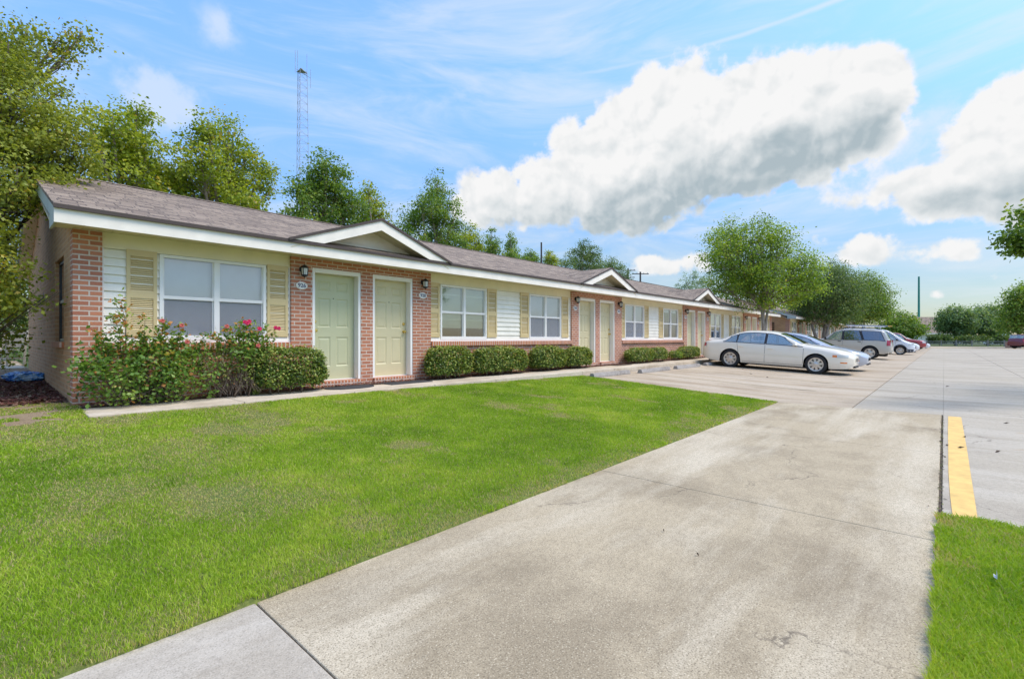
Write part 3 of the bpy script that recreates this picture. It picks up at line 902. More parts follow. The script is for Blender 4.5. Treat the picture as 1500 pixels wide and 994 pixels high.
def tree(name, label, base, blobs, clumps, per, leaf, mat, trunk=.14, bark='bark', group=None, spread=None, fork=.3, stems=1, cat='tree', twigs=.5, shell=.55, up=.18, volp=.8):
    """blobs: (x, y, z, rx, ry, rz) in world space"""
    base = Vector(base)
    root = tag(empty(name, base), label, cat, group)
    C, u, pick = blob_clumps(blobs, clumps, shell, volp)
    zlow = min(b[2]-b[5] for b in blobs)
    spread = spread or .5*np.mean([b[3] for b in blobs])/ (clumps/len(blobs))**.33 * 1.5
    nleaf = np.maximum(3, (per*(.4+1.2*NR.random(clumps))).astype(int))
    idx = np.repeat(np.arange(clumps), nleaf)
    off = NR.normal(size=(len(idx),3))*spread*np.array([1,1,.62])
    P = C[idx] + off
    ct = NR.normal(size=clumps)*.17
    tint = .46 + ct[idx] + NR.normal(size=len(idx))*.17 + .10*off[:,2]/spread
    V = leaf_quads(P, leaf, up, u[idx]*.9) - np.array(base)
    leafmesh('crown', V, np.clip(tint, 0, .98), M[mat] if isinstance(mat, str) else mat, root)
    t = MB()
    cen = Vector(np.mean([b[:3] for b in blobs], axis=0))
    forkpt = base + Vector(((cen.x-base.x)*.25, (cen.y-base.y)*.25, max(.25, (zlow - base.z)*(1-fork) + (cen.z-base.z)*fork*.6)))
    tops = []
    for q in range(stems):
        bo = Vector((R.gauss(0, .06), R.gauss(0, .06), 0)) if stems > 1 else Vector((0,0,0))
        fp = forkpt + Vector((R.gauss(0,.25), R.gauss(0,.25), R.gauss(0,.1))) if stems > 1 else forkpt
        mid = (base + bo)*.5 + fp*.5 + Vector((R.gauss(0,.04), R.gauss(0,.04), 0))
        t.tube([p - base for p in (base+bo-Vector((0,0,.1)), base+bo+Vector((0,0,.12)), mid, fp)], [trunk*1.25/stems**.5, trunk/stems**.5, trunk*.85/stems**.5, trunk*.7/stems**.5], 9)
        tops.append(fp)
    for i, b in enumerate(blobs):
        c = Vector(b[:3]); f0 = tops[i % len(tops)]
        m = f0*.45 + c*.55 + Vector((R.gauss(0,.1)*b[3], R.gauss(0,.1)*b[3], -.10*(c-f0).length))
        q_ = min(1, b[3]/.55)/stems**.3
        t.tube([p - base for p in (f0, m, c, c + Vector((0,0,b[5]*.5)))], [trunk*.5*q_, trunk*.34*q_, trunk*.17*q_, trunk*.04*q_], 6)
        for j in np.where(pick == i)[0]:
            if R.random() > twigs: continue
            e = Vector(C[j]); s0 = m.lerp(c, R.random())
            k = s0.lerp(e, .5) + Vector((R.gauss(0,.05), R.gauss(0,.05), -.06))*b[3]
            t.tube([p - base for p in (s0, k, e)], [trunk*.11, trunk*.07, trunk*.02], 4, cap=False)
    t.build('trunk', M[bark], root, smooth=True, angle=180)
    return root

M['leaf_a'] = leaf_mat('leaves_yellow_green', (.105,.155,.015), (.28,.36,.03), (.48,.51,.06), .48, (.44,.34,.07))
M['leaf_b'] = leaf_mat('leaves_green', (.06,.115,.02), (.16,.275,.038), (.31,.40,.065), .45, (.34,.34,.08))
M['leaf_c'] = leaf_mat('leaves_dark', (.048,.092,.030), (.125,.205,.056), (.25,.33,.095), .40, (.26,.29,.10))
M['leaf_d'] = leaf_mat('leaves_olive', (.10,.135,.02), (.27,.32,.04), (.47,.49,.085), .45, (.55,.40,.08))
M['leaf_e'] = leaf_mat('leaves_blue_green', (.075,.13,.055), (.18,.28,.11), (.32,.42,.17), .42, (.28,.34,.15))
M['leaf_h'] = leaf_mat('leaves_hedge', (.038,.075,.014), (.135,.215,.03), (.37,.43,.085), .28, (.46,.32,.10), rough=.42)
M['leaf_r'] = leaf_mat('leaves_rose', (.055,.12,.022), (.165,.295,.05), (.36,.44,.09), .36, (.56,.25,.07), rough=.4)
M['leaf_s'] = leaf_mat('leaves_rose_sparse', (.08,.07,.032), (.17,.18,.055), (.30,.28,.08), .25, (.46,.20,.09), rough=.5)

M['leaf_p'] = leaf_mat('leaves_bright_green', (.085,.15,.022), (.215,.345,.04), (.40,.49,.07), .48, (.50,.48,.09))
def pblob(px, py, d, r, rz=None):
    p = ray(px, py, d); return (p.x, p.y, p.z, r, r, rz or r)

# the broad evergreen at the gable end
LT = [pblob(0,400,6.3,.26), pblob(38,446,6.3,.17), pblob(70,436,6.2,.10), pblob(88,428,6.2,.06), pblob(-8,330,6.6,.30), pblob(22,480,6.3,.12), pblob(30,420,6.3,.12), pblob(-60,120,8.4,1.35), pblob(15,165,7.9,.95), pblob(70,215,8.0,.72), pblob(112,225,8.3,.40), pblob(-50,240,7.6,1.05), pblob(25,270,7.3,.55),
      pblob(-80,395,6.9,.85), pblob(-52,440,6.5,.50), pblob(8,442,6.3,.22), pblob(36,434,6.3,.11), pblob(64,436,6.2,.16), pblob(84,428,6.2,.07), pblob(-62,490,6.6,.60), pblob(-4,470,6.4,.20), pblob(-110,320,7.4,1.1),
      pblob(-32,345,7.0,.34), pblob(60,230,8.2,.5), pblob(12,75,8.0,.38)]
bx = plan(-11.6, 8.4)
tree('evergreen_tree', 'broad olive green evergreen leaning over the brick end wall and roof corner', (bx[0], bx[1], z_lawn(*bx)), LT, 900, 78, .058, 'leaf_d', trunk=.13, bark='bark_dark', spread=.14, twigs=.35)
# its thin open top branch against the sky belongs to a second, lighter tree
LB = [pblob(40,50,9.0,.30,.22), pblob(85,62,9.0,.32,.2), pblob(120,52,9.0,.27,.2), pblob(92,88,9.0,.28,.15), pblob(10,95,9.0,.5), pblob(88,135,9.0,.22,.14)]
bx = plan(-11.8, 9.6)
tree('sparse_tree', 'open branched tree reaching a thin leafy limb over the evergreen', (bx[0], bx[1], z_lawn(*bx)), LB, 110, 34, .065, 'leaf_d', trunk=.15, bark='bark', spread=.13, twigs=.9)
# low dark undergrowth behind the garden chair
def shrub_mass(name, label, base, blobs, clumps, per, leaf, mat, group=None, cat='shrub', spread=None, twigs=.4, shell=.5):
    return tree(name, label, base, blobs, clumps, per, leaf, mat, trunk=.03, bark='twig', group=group, spread=spread, fork=.1, stems=3, cat=cat, twigs=twigs, shell=shell)
bg = []
for px, py, d, r in ((-40,470,19,1.6),(0,440,20,1.5),(40,470,20,1.0),(-10,515,19,.9),(30,520,20,.7),(0,380,20,1.6),(40,330,21,1.7)):
    bg.append(pblob(px, py, d, r))
bx = plan(-20.6, 20)
tree('dark_shrub', 'dark dense shrub behind the garden chair at the far left', (bx[0], bx[1], .1), bg, 240, 60, .14, 'leaf_c', trunk=.1, spread=.35, cat='shrub')

# trees beyond the roof: (name, label, Y, trunk px, [(px, py, radius px, aspect)], clumps, per, material)
def behind(name, label, Y, tpx, bl, clumps, per, mat, leaf=.15, group='trees beyond the apartment roof', trunk=.16, shell=.5, spread=None, twigs=.45):
    blobs = []
    for px, py, rp, asp in bl:
        x, d = on_row(px, Y + R.uniform(-.8, .8))
        r = rp*d/FOC
        p = ray(px, py, d)
        blobs.append((p.x, p.y, p.z, r, r, r*asp))
    x, d = on_row(tpx, Y)
    return tree(name, label, (x, Y, .12), blobs, int(clumps*.95), int(per*1.55), leaf*.76, mat, trunk=trunk, group=group, spread=(spread or .25)*.78, shell=shell, twigs=twigs)
behind('oak_tree', 'pale green open crowned tree right behind the evergreen at the far left', 21, 180,
       [(165,178,22,1.3),(200,170,24,1.4),(175,215,36,1),(215,225,34,1),(150,225,30,1),(190,262,44,.8),(235,255,24,.9),(135,190,18,1.2),(240,285,40,.7)], 330, 26, 'leaf_a', .15, spread=.24)
behind('yellow_green_tree', 'yellowish green tree spreading wide behind the roof left of the lattice tower', 21, 318,
       [(305,192,22,1.5),(335,205,24,1.3),(280,205,20,1.2),(295,240,36,1),(340,250,38,1),(265,262,28,1),(375,275,28,.9),(310,280,46,.8),(400,278,14,.9),(360,230,22,1),(388,252,16,.9),(350,292,36,.7)], 400, 28, 'leaf_a', .15, spread=.24)
behind('maple_tree', 'round green tree behind the roof in front of the lattice tower', 22, 475,
       [(478,245,20,1.4),(455,268,26,1.1),(492,268,28,1.2),(440,292,24,1),(475,296,34,1),(510,300,26,1),(500,322,36,.7),(440,315,24,.8)], 330, 30, 'leaf_b', .16, spread=.26)
behind('slim_tree', 'small yellowish tree squeezed behind the nearest entrance gable', 23, 545,
       [(540,282,14,1.3),(548,300,18,1.2),(535,312,22,1),(556,318,16,1)], 110, 24, 'leaf_a', .15, spread=.24)
behind('poplar_tree', 'taller green tree with bright sky gaps right of the nearest entrance gable', 23, 638,
       [(640,280,18,1.5),(630,300,24,1.1),(655,305,20,1.2),(640,328,34,1),(605,325,22,1),(665,322,14,1.3),(600,345,26,.8),(650,350,34,.6),(618,310,14,1.2)], 330, 28, 'leaf_b', .16, spread=.26)
behind('young_tree', 'low bright green tree peeking over the roof beside the taller sky gapped tree', 24, 690,
       [(688,342,12,1.4),(678,354,16,1),(698,356,12,1)], 80, 26, 'leaf_a', .16, spread=.26)
SP = [('small pointed tree over the roof, left one of the close pointed pair', 720, 338), ('small pointed tree over the roof, right one of the close pointed pair', 748, 345)]
for lab, px, top in SP:
    behind('pointed_tree', lab, 25, px, [(px,top+3,5,1.8),(px-1,top+14,9,1.2),(px+2,top+26,13,1),(px-4,top+34,14,.8)], 90, 24, 'leaf_b', .15, spread=.2)
behind('pointed_tree', 'little pointed tree just left of the bare utility pole above the roof', 27, 777, [(777,368,5,1.6),(776,377,9,1),(768,382,8,1),(786,382,8,1)], 60, 24, 'leaf_b', .16, spread=.22)
behind('young_tree', 'small light green tree just right of the bare utility pole above the roof', 28, 803, [(803,373,6,1.5),(805,382,10,1),(812,386,8,1)], 60, 24, 'leaf_a', .17, spread=.24)
behind('cedar_tree', 'dark green tree with ragged pointed top behind the second entrance gable', 34, 852,
       [(855,362,9,1.6),(850,375,15,1.1),(868,374,12,1.4),(836,380,14,1.1),(860,390,24,.8),(830,390,16,.8),(876,388,14,1)], 240, 26, 'leaf_c', .22, spread=.36)
behind('cedar_tree', 'smaller dark tree between the ragged cedar and the crossarm pole', 36, 898,
       [(895,382,8,1.5),(898,392,13,1.1),(908,400,12,.9),(886,396,14,.9),(918,404,9,.9)], 120, 26, 'leaf_c', .22, spread=.36)
behind('bushy_tree', 'bluish green tree over the roof beside the parking lot pear tree', 40, 1012,
       [(1015,405,10,1.2),(1005,412,14,1),(1024,414,14,1),(1008,420,18,.7),(1040,412,16,1)], 140, 26, 'leaf_e', .24, spread=.4)
# a further screen of trees well behind the far row
for k, (px, py, rp, d) in enumerate([(1130,452,22,75),(1165,455,20,80),(1200,458,18,85),(1232,462,14,95)]):
    p = ray(px, py, d); r = rp*d/FOC
    x, y = plan((px-750)/FOC*d, d)
    tree('far_tree', ['distant tree seen through the pear tree crown', 'distant tree between the two parking lot trees', 'distant tree behind the darker parking lot tree', 'small distant tree beside the van rack'][k],
         (x, y, .1), [(p.x,p.y,p.z,r,r,r),(p.x+r*.5,p.y,p.z-r*.6,r,r,r*.7)], 90, 24, .4, 'leaf_c', trunk=.2, group='distant trees', spread=.6)

# trees along the stalls
def lot_tree(label, X, Y, bl, clumps, per, mat, leaf, trunk, stems, fork=.3, **k):
    base = Vector((X, Y, z_lot(Y)))
    d = X*FX + Y*FY
    blobs = []
    for px, py, rp, asp in bl:
        dd = d + R.uniform(-.6, .6)
        p = ray(px, py, dd); r = rp*dd/FOC
        blobs.append((p.x, p.y, p.z, r, r, r*asp))
    return tree('pear_tree', label, base, blobs, clumps, per, leaf, M[mat], trunk=trunk, stems=stems, group='trees along the stalls', fork=fork, **k)
lot_tree('bright green many stemmed tree behind the white sedan', 27.6, 7.0,
   [(1072,345,24,1.1),(1110,340,24,1),(1060,372,30,1.1),(1100,375,40,1.1),(1140,360,28,1),(1075,405,38,1),(1125,412,42,1),(1165,390,32,1),(1185,410,26,1),(1160,425,32,.75),(1098,428,32,.75),(1062,420,20,.9),(1190,385,16,1),(1130,345,18,1),(1045,352,12,1)],
   760, 52, 'leaf_p', .10, .20, 6, spread=.26, twigs=.5, fork=.12)
lot_tree('darker round tree behind the silver car and tan wagon', 42.0, 6.8,
   [(1215,405,22,1),(1195,420,22,1),(1235,418,26,1),(1212,440,34,1),(1245,445,26,1),(1185,450,24,.9),(1220,462,24,.6),(1178,430,14,1)],
   640, 64, 'leaf_c', .115, .22, 3, spread=.36)
lot_tree('spreading green tree standing just left of the white van', 55.0, 6.2,
   [(1268,418,18,1),(1285,430,18,1),(1262,440,26,1),(1288,452,16,1),(1268,462,22,.6),(1250,455,18,.8)],
   420, 64, 'leaf_b', .13, .20, 2, spread=.40)

def far_tree(label, lat_px, base_py, d, bl, clumps, mat, leaf=.38, trunk=.25, stems=1, name='shade_tree'):
    l = (lat_px-750)/FOC*d
    x, y = plan(l, d)
    blobs = []
    for px, py, rp, asp in bl:
        p = ray(px, py, d + R.uniform(-1,1)); r = rp*d/FOC
        blobs.append((p.x, p.y, p.z, r, r, r*asp))
    return tree(name, label, (x, y, -.42), blobs, clumps, 34, leaf, M[mat], trunk=trunk, stems=stems, group='trees at the far end', spread=.55, fork=.35)
far_tree('wide rounded tree below the green monopole at the far end', 1318, 500, 92, [(1320,470,17,.8),(1300,478,14,.8),(1338,478,15,.8),(1318,484,26,.55)], 330, 'leaf_b', .36)
far_tree('tall round tree standing left of its twin behind the rail fence', 1400, 500, 92, [(1396,462,16,1),(1410,468,16,1),(1386,470,12,1.2),(1400,478,22,.7)], 330, 'leaf_e', .36)
far_tree('tall round tree standing right of its twin behind the rail fence', 1447, 500, 94, [(1445,460,16,1),(1432,468,14,1.1),(1460,466,16,1.1),(1446,478,24,.7)], 330, 'leaf_e', .36)
far_tree('green tree at the right edge above the dark red car', 1492, 505, 66, [(1492,435,14,1),(1480,450,14,1),(1505,445,20,1.2),(1484,470,18,1),(1505,475,20,.9),(1520,430,20,1.2),(1474,480,12,.7)], 330, 'leaf_b', .28)
# low hedge under the far trees
for k, (px, w) in enumerate([(1376,14),(1424,24),(1466,10)]):
    d = 90; bl = []
    for i in range(3):
        p = ray(px + (i-1)*w*.6, 496.5, d); r = w*.5*d/FOC
        bl.append((p.x, p.y, p.z, r, r, .75))
    x, y = plan((px-750)/FOC*d, d)
    tree('low_hedge', ['low dark hedge left of the far trunks', 'low dark hedge between the two far trunks', 'low dark hedge at the right of the far trunks'][k], (x, y, -.42), bl, 90, 30, .3, M['leaf_c'], trunk=.05, cat='hedge', spread=.3, group='hedges behind the rail fence')

# crown of a near tree reaching in from the right
base = Vector((16.2, -5.4, -.42))
RT = [pblob(1500,335,8.6,.22), pblob(1480,350,8.6,.17,.09), pblob(1515,355,8.6,.3), pblob(1498,312,8.6,.10), pblob(1497,365,8.6,.14), pblob(1560,330,8.8,.55), pblob(1640,300,9.5,.9), pblob(1800,250,10.5,1.4), pblob(1900,200,11,1.6), pblob(1760,150,11,1.4), pblob(1720,330,10,.9)]
tree('overhanging_tree', 'near tree whose leafy branch tip hangs in at the right edge', base, RT, 330, 30, .080, 'leaf_b', trunk=.12, spread=.10, twigs=.8, volp=.30)

# ------------------------------------------------------------------ clipped hedges along the walk
def hedge_bush(label, x0, x1, y0, y1, z1, mat='leaf_h', n=3000, leaf=.036, z0=-.03, group='clipped hedges along the doors', name='hedge', noise_=.035, bare=.10):
    cx, cy = (x0+x1)/2, (y0+y1)/2
    root = tag(empty(name, (cx, cy, z0)), label, 'hedge', group)
    hx, hy, hz = (x1-x0)/2, (y1-y0)/2, (z1-z0)/2
    u = NR.normal(size=(n,3))
    u /= (np.abs(u)**3.2).sum(1)[:,None]**(1/3.2)          # rounded box
    b = 1 - .16*NR.random(n)**1.5
    low = u[:,2] < -.80
    ph = np.sin(u[:,0]*7*hx + cx*3)*np.sin(u[:,2]*5+cx)*.5 + np.sin(u[:,0]*13*hx+cx*7)*.35
    sc = b*(1 + noise_*2.2*ph) + NR.normal(size=n)*noise_*.8
    P = u*sc[:,None]*np.array([hx,hy,hz]) + np.array([0,0,hz])
    keep = (P[:,2] > bare*(.5+NR.random(n))) & ~(low & (NR.random(n) < .8))
    P, u = P[keep], u[keep]
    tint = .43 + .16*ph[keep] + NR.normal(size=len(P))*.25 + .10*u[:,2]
    shoots = NR.integers(0, len(P), len(P)//14)
    P2 = P[shoots] + u[shoots]*.03 + NR.normal(size=(len(shoots),3))*.012 + np.array([0,0,.02])
    P = np.concatenate([P, P2]); P[:,1] = np.minimum(P[:,1], 8.50-cy); u = np.concatenate([u, u[shoots]]); tint = np.concatenate([tint, .72 + .25*NR.random(len(shoots))])
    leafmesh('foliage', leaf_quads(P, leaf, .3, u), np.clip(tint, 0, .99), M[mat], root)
    t = MB()
    for k in range(max(4, int((x1-x0)*9))):
        a = R.uniform(-hx*.75, hx*.75); c = R.uniform(-hy*.6, hy*.6)
        t.tube([(a*.8,c*.8,-.03),(a*.95+R.gauss(0,.03),c,hz*.8),(a+R.gauss(0,.06),c+R.gauss(0,.05),hz*1.65)], [.012,.009,.004], 5)
    for k in range(int((x1-x0)*(40 if mat == 'leaf_s' else 7))):
        a = R.uniform(-hx*.85, hx*.85); c = R.uniform(-hy*.8, hy*.3)
        t.tube([(a,c,hz*.3),(a+R.gauss(0,.08),c-.04,hz*R.uniform(.8,1.7))], [.005,.002], 4, cap=False)
    t.build('stems', M['twig'], root, smooth=True, angle=180)
    return root
HB = [('clipped green hedge right beside the second door, leftmost in the row under the siding', 6.46, 7.68, .66, 3600),
      ('longest clipped hedge under the window with its blind half raised', 7.80, 9.66, .62, 5000),
      ('clipped hedge with a reddish tinge under the bright white window', 9.98, 11.36, .62, 3800),
      ('clipped hedge left of the third door, against its brick pier', 11.50, 12.75, .58, 3200),
      ('low round hedge right of the fourth door near the wheel stops', 15.25, 16.95, .50, 2600),
      ('short hedge touching the low round hedge under the fifth window', 17.05, 18.15, .50, 1800),
      ('low hedge before the brick wall behind the white sedan tail', 19.7, 21.6, .50, 2200)]
for lab, a, b, z, n in HB:
    hedge_bush(lab, a, b, 7.98, 8.50, z, n=int(n*3.4), leaf=.046)
hedge_bush('small bright green grassy bush beside the hedge near the sedan tail', 18.85, 19.65, 8.02, 8.45, .34, 'leaf_b', 1500, .05, name='small_bush', group=None)
hedge_bush('clipped yellowish green hedge in front of the first green door', 2.88, 4.08, 7.82, 8.46, .70, n=12000, leaf=.042)
hedge_bush('sparse twiggy reddish bush under the first window', 2.20, 3.0, 7.92, 8.45, .70, 'leaf_s', 2600, .034, noise_=.09, bare=.25, name='twiggy_bush', group=None)

# ------------------------------------------------------------------ rose bushes
def rose(label, blobs, base, clumps, per, canes, flowers, leaf=.055, mat='leaf_r'):
    root = tag(empty('rose_bush', base), label, 'rose bush', 'rose bushes under the first window')
    bv = np.array(base)
    C, u, pick = blob_clumps(blobs, clumps, .45)
    C[:,2] = np.maximum(C[:,2], .05)
    C[:,1] = np.minimum(C[:,1], 8.46)
    tip = np.array([q[0] for q in canes]) if canes else np.zeros((0,3))
    allC = [C]; w = [per*np.ones(len(C))]
    for q, base_q in canes:
        q = np.array(q); b0 = np.array(base_q)
        for s in np.linspace(.25, 1, 7):
            allC.append((b0*(1-s) + q*s + NR.normal(size=3)*.02)[None]); w.append(np.array([per*.45]))
    C = np.concatenate(allC); w = np.concatenate(w)
    nl = np.maximum(3, (w*(.4+1.2*NR.random(len(C)))).astype(int)); idx = np.repeat(np.arange(len(C)), nl)
    sp = np.where(idx < clumps, .085, .04)[:,None]
    off = NR.normal(size=(len(idx),3))*sp
    P = C[idx] + off; P[:,1] = np.minimum(P[:,1], 8.49); P[:,2] = np.maximum(P[:,2], .0)
    ct = NR.normal(size=len(C))*.16
    tint = .45 + ct[idx] + NR.normal(size=len(idx))*.15
    red = (NR.random(len(idx)) < np.where(idx < clumps, .02, .22)) | ((P[:,2] > .95) & (NR.random(len(idx)) < .12))
    tint = np.where(red, .985, np.clip(tint, 0, .93))
    leafmesh('foliage', leaf_quads(P, leaf, .4) - bv, tint, M[mat], root)
    t = MB()
    for i in range(clumps):
        if R.random() < .5:
            e = Vector(C[i]) - Vector(base); s0 = Vector((R.gauss(0,.15), R.gauss(0,.05), -.02))
            t.tube([s0, s0.lerp(e, .5) + Vector((R.gauss(0,.05), R.gauss(0,.05), .08)), e], [.007,.005,.002], 4, cap=False)
    for q, b0 in canes:
        e = Vector(q) - Vector(base); s0 = Vector(b0) - Vector(base)
        t.tube([s0, s0.lerp(e, .5) + Vector((.02,0,.03)), e], [.006,.004,.002], 5)
    for _ in range(90):       # bare dead twigs low in the bush
        a = Vector((R.uniform(-.9,.9)*max(b[3] for b in blobs)*1.2, R.uniform(-.35,.1), R.uniform(0,.15)))
        t.tube([a, a + Vector((R.gauss(0,.12), R.gauss(0,.08), R.uniform(.1,.3)))], [.004,.002], 4, cap=False)
    t.build('stems', M['twig'], root, smooth=True, angle=180)
    for fx, fy, fz, col in flowers:
        f = MB(); c = Vector((fx, fy, fz)) - Vector(base)
        for ring, (rr, up) in enumerate(((.032,.006),(.022,.014),(.012,.020))):
            for q in range(5):
                a = q*2*pi/5 + ring*.6; v = Vector((cos(a), -.35*1, sin(a)))
                o_ = Vector((cos(a)*rr, -up, sin(a)*rr)); s_ = Vector((-sin(a)*rr*.62, 0, cos(a)*rr*.62))
                f.add([c, c + o_*.7 + s_, c + o_*1.15 + Vector((0,.008,0)), c + o_*.7 - s_], [(0,1,2,3)])
        f.build('rose', M[col], root)
    return root
M['pink'] = painted('rose_petals_pink', (.75,.03,.14), .6, .2, scale=40)
M['coral'] = painted('rose_petals_coral', (.66,.16,.12), .6, .2, scale=40)
rose('big rose bush with fresh red shoots beside the brick corner pier',
     [(1.25,8.10,.32,.42,.30,.34),(1.65,8.05,.42,.42,.32,.42),(2.05,8.08,.36,.36,.28,.36),(1.30,8.20,.66,.30,.22,.24),(1.75,8.20,.72,.30,.22,.22),(1.0,8.12,.48,.20,.2,.24)],
     (1.55,8.25,-.03), 130, 38,
     [((1.27,8.02,1.34),(1.35,8.2,.7)),((1.20,8.0,1.15),(1.3,8.2,.6)),((1.72,8.0,1.08),(1.7,8.2,.7)),((1.95,8.02,1.02),(1.85,8.2,.6)),((1.02,8.05,.95),(1.2,8.2,.5)),((2.25,8.05,.90),(2.0,8.2,.5)),((1.52,8.0,1.12),(1.5,8.2,.6))],
     [(1.70,7.95,1.09,'coral'),(1.93,7.96,1.03,'coral'),(1.98,7.9,.80,'coral')])
rose('thin rose bush with bright pink blooms before the window mullion',
     [(2.72,8.10,.55,.28,.24,.30),(2.60,8.15,.82,.24,.2,.20),(2.95,8.15,.80,.24,.2,.16),(2.78,8.12,.95,.16,.14,.10)],
     (2.7,8.25,-.03), 44, 34,
     [((2.52,8.02,1.02),(2.6,8.2,.6)),((2.72,8.02,1.10),(2.7,8.2,.6)),((2.86,8.02,1.08),(2.8,8.2,.6)),((3.22,8.02,1.00),(3.0,8.2,.6)),((3.02,8.02,.98),(2.9,8.2,.6)),((2.38,8.04,.90),(2.5,8.2,.6))],
     [(2.74,7.93,1.10,'pink'),(2.80,7.93,1.11,'pink'),(2.77,7.92,1.085,'pink'),(2.96,7.95,1.00,'pink'),(3.20,7.95,1.02,'pink'),(3.25,7.95,1.01,'pink'),(2.50,7.96,1.03,'coral'),(2.9,7.85,.74,'coral')])
# a tuft of strap leaves at the kerb
tf = tag(empty('grass_tuft', (2.98,8.16,-.04)), 'yellowish strap leaved tuft at the kerb under the twiggy bush', 'plant')
mb = MB()
for k in range(60):
    a = R.uniform(0, 2*pi); l = R.uniform(.10,.20)
    p0 = Vector((R.gauss(0,.03), R.gauss(0,.03), 0)); d_ = Vector((cos(a), sin(a), 0))
    s_ = Vector((-sin(a), cos(a), 0))*.006
    p1 = p0 + d_*l*.4 + Vector((0,0,l*.7)); p2 = p0 + d_*l + Vector((0,0,l*.55))
    mb.add([p0-s_,p0+s_,p1+s_,p1-s_,p2], [(0,1,2,3),(3,2,4)])
M['strap'] = painted('strap_leaf', (.25,.30,.05), .5, .4, scale=30)
mb.build('foliage', M['strap'], tf)
# ------------------------------------------------------------------ vehicles
def carpaint(name, col, metal=.0):
    m, nt, bs = newmat(name)
    p = worldpos(nt); n = noise(nt, p, 2.5, 5, .6)
    sep = nd(nt, 'ShaderNodeSeparateXYZ'); nt.links.new(coord(nt, 'Object'), sep.inputs[0])
    c = mixc(nt, ramp(nt, n, [(.3, 0), (.8, .25)]), col, [x*.86 for x in col])
    dz = nd(nt, 'ShaderNodeMath', operation='MULTIPLY_ADD'); dz.inputs[1].default_value = -2.2; dz.inputs[2].default_value = 1.05
    nt.links.new(sep.outputs['Z'], dz.inputs[0])
    dn = nd(nt, 'ShaderNodeMath', operation='MULTIPLY', use_clamp=True); nt.links.new(dz.outputs[0], dn.inputs[0]); nt.links.new(n, dn.inputs[1])
    c = mixc(nt, dn.outputs[0], c, (.30,.26,.21))       # road dust along the sills
    nt.links.new(c, bs.inputs['Base Color']); bs.inputs['Metallic'].default_value = metal
    bs.inputs['Roughness'].default_value = .32; bs.inputs['Coat Weight'].default_value = .8; bs.inputs['Coat Roughness'].default_value = .05
    return m
M['cream'] = carpaint('cream_white_paint', (.90,.82,.67))
M['silver'] = carpaint('silver_paint', (.52,.55,.62), .35)
M['tanpaint'] = carpaint('pewter_paint', (.55,.50,.42), .2)
M['whitepaint'] = carpaint('white_paint', (.78,.79,.80))
M['redpaint'] = carpaint('red_paint', (.38,.04,.04))
M['maroon'] = carpaint('maroon_paint', (.16,.012,.02))
M['navy'] = painted('dark_cladding', (.055,.062,.08), .55)
M['carglass'] = glass_mat('car_glass', (.34,.46,.45), .02, .60)
M['cabin'] = painted('cabin_trim', (.30,.27,.23), .8, .1)
M['tint'] = glass_mat('tinted_glass', (.022,.022,.045), .03, .18)
M['tyre'] = painted('tyre_rubber', (.028,.027,.027), .85, .3, scale=20)
M['rim'] = painted('alloy_rim', (.62,.58,.53), .3, .1, metal=.6)
M['well'] = painted('wheel_well', (.008,.008,.008), .9)
M['lens'] = painted('headlamp_lens', (.62,.63,.58), .12, .1, coat=1)
M['amber'] = painted('amber_lens', (.80,.22,.02), .2, .1, coat=1)
M['redlens'] = painted('red_lens', (.42,.012,.02), .2, .1, coat=1)
M['seam'] = painted('door_seam', (.10,.09,.08), .7)
M['chrome'] = painted('chrome', (.75,.75,.76), .15, .05, metal=1)
M['rubber'] = painted('black_trim', (.025,.025,.028), .6)

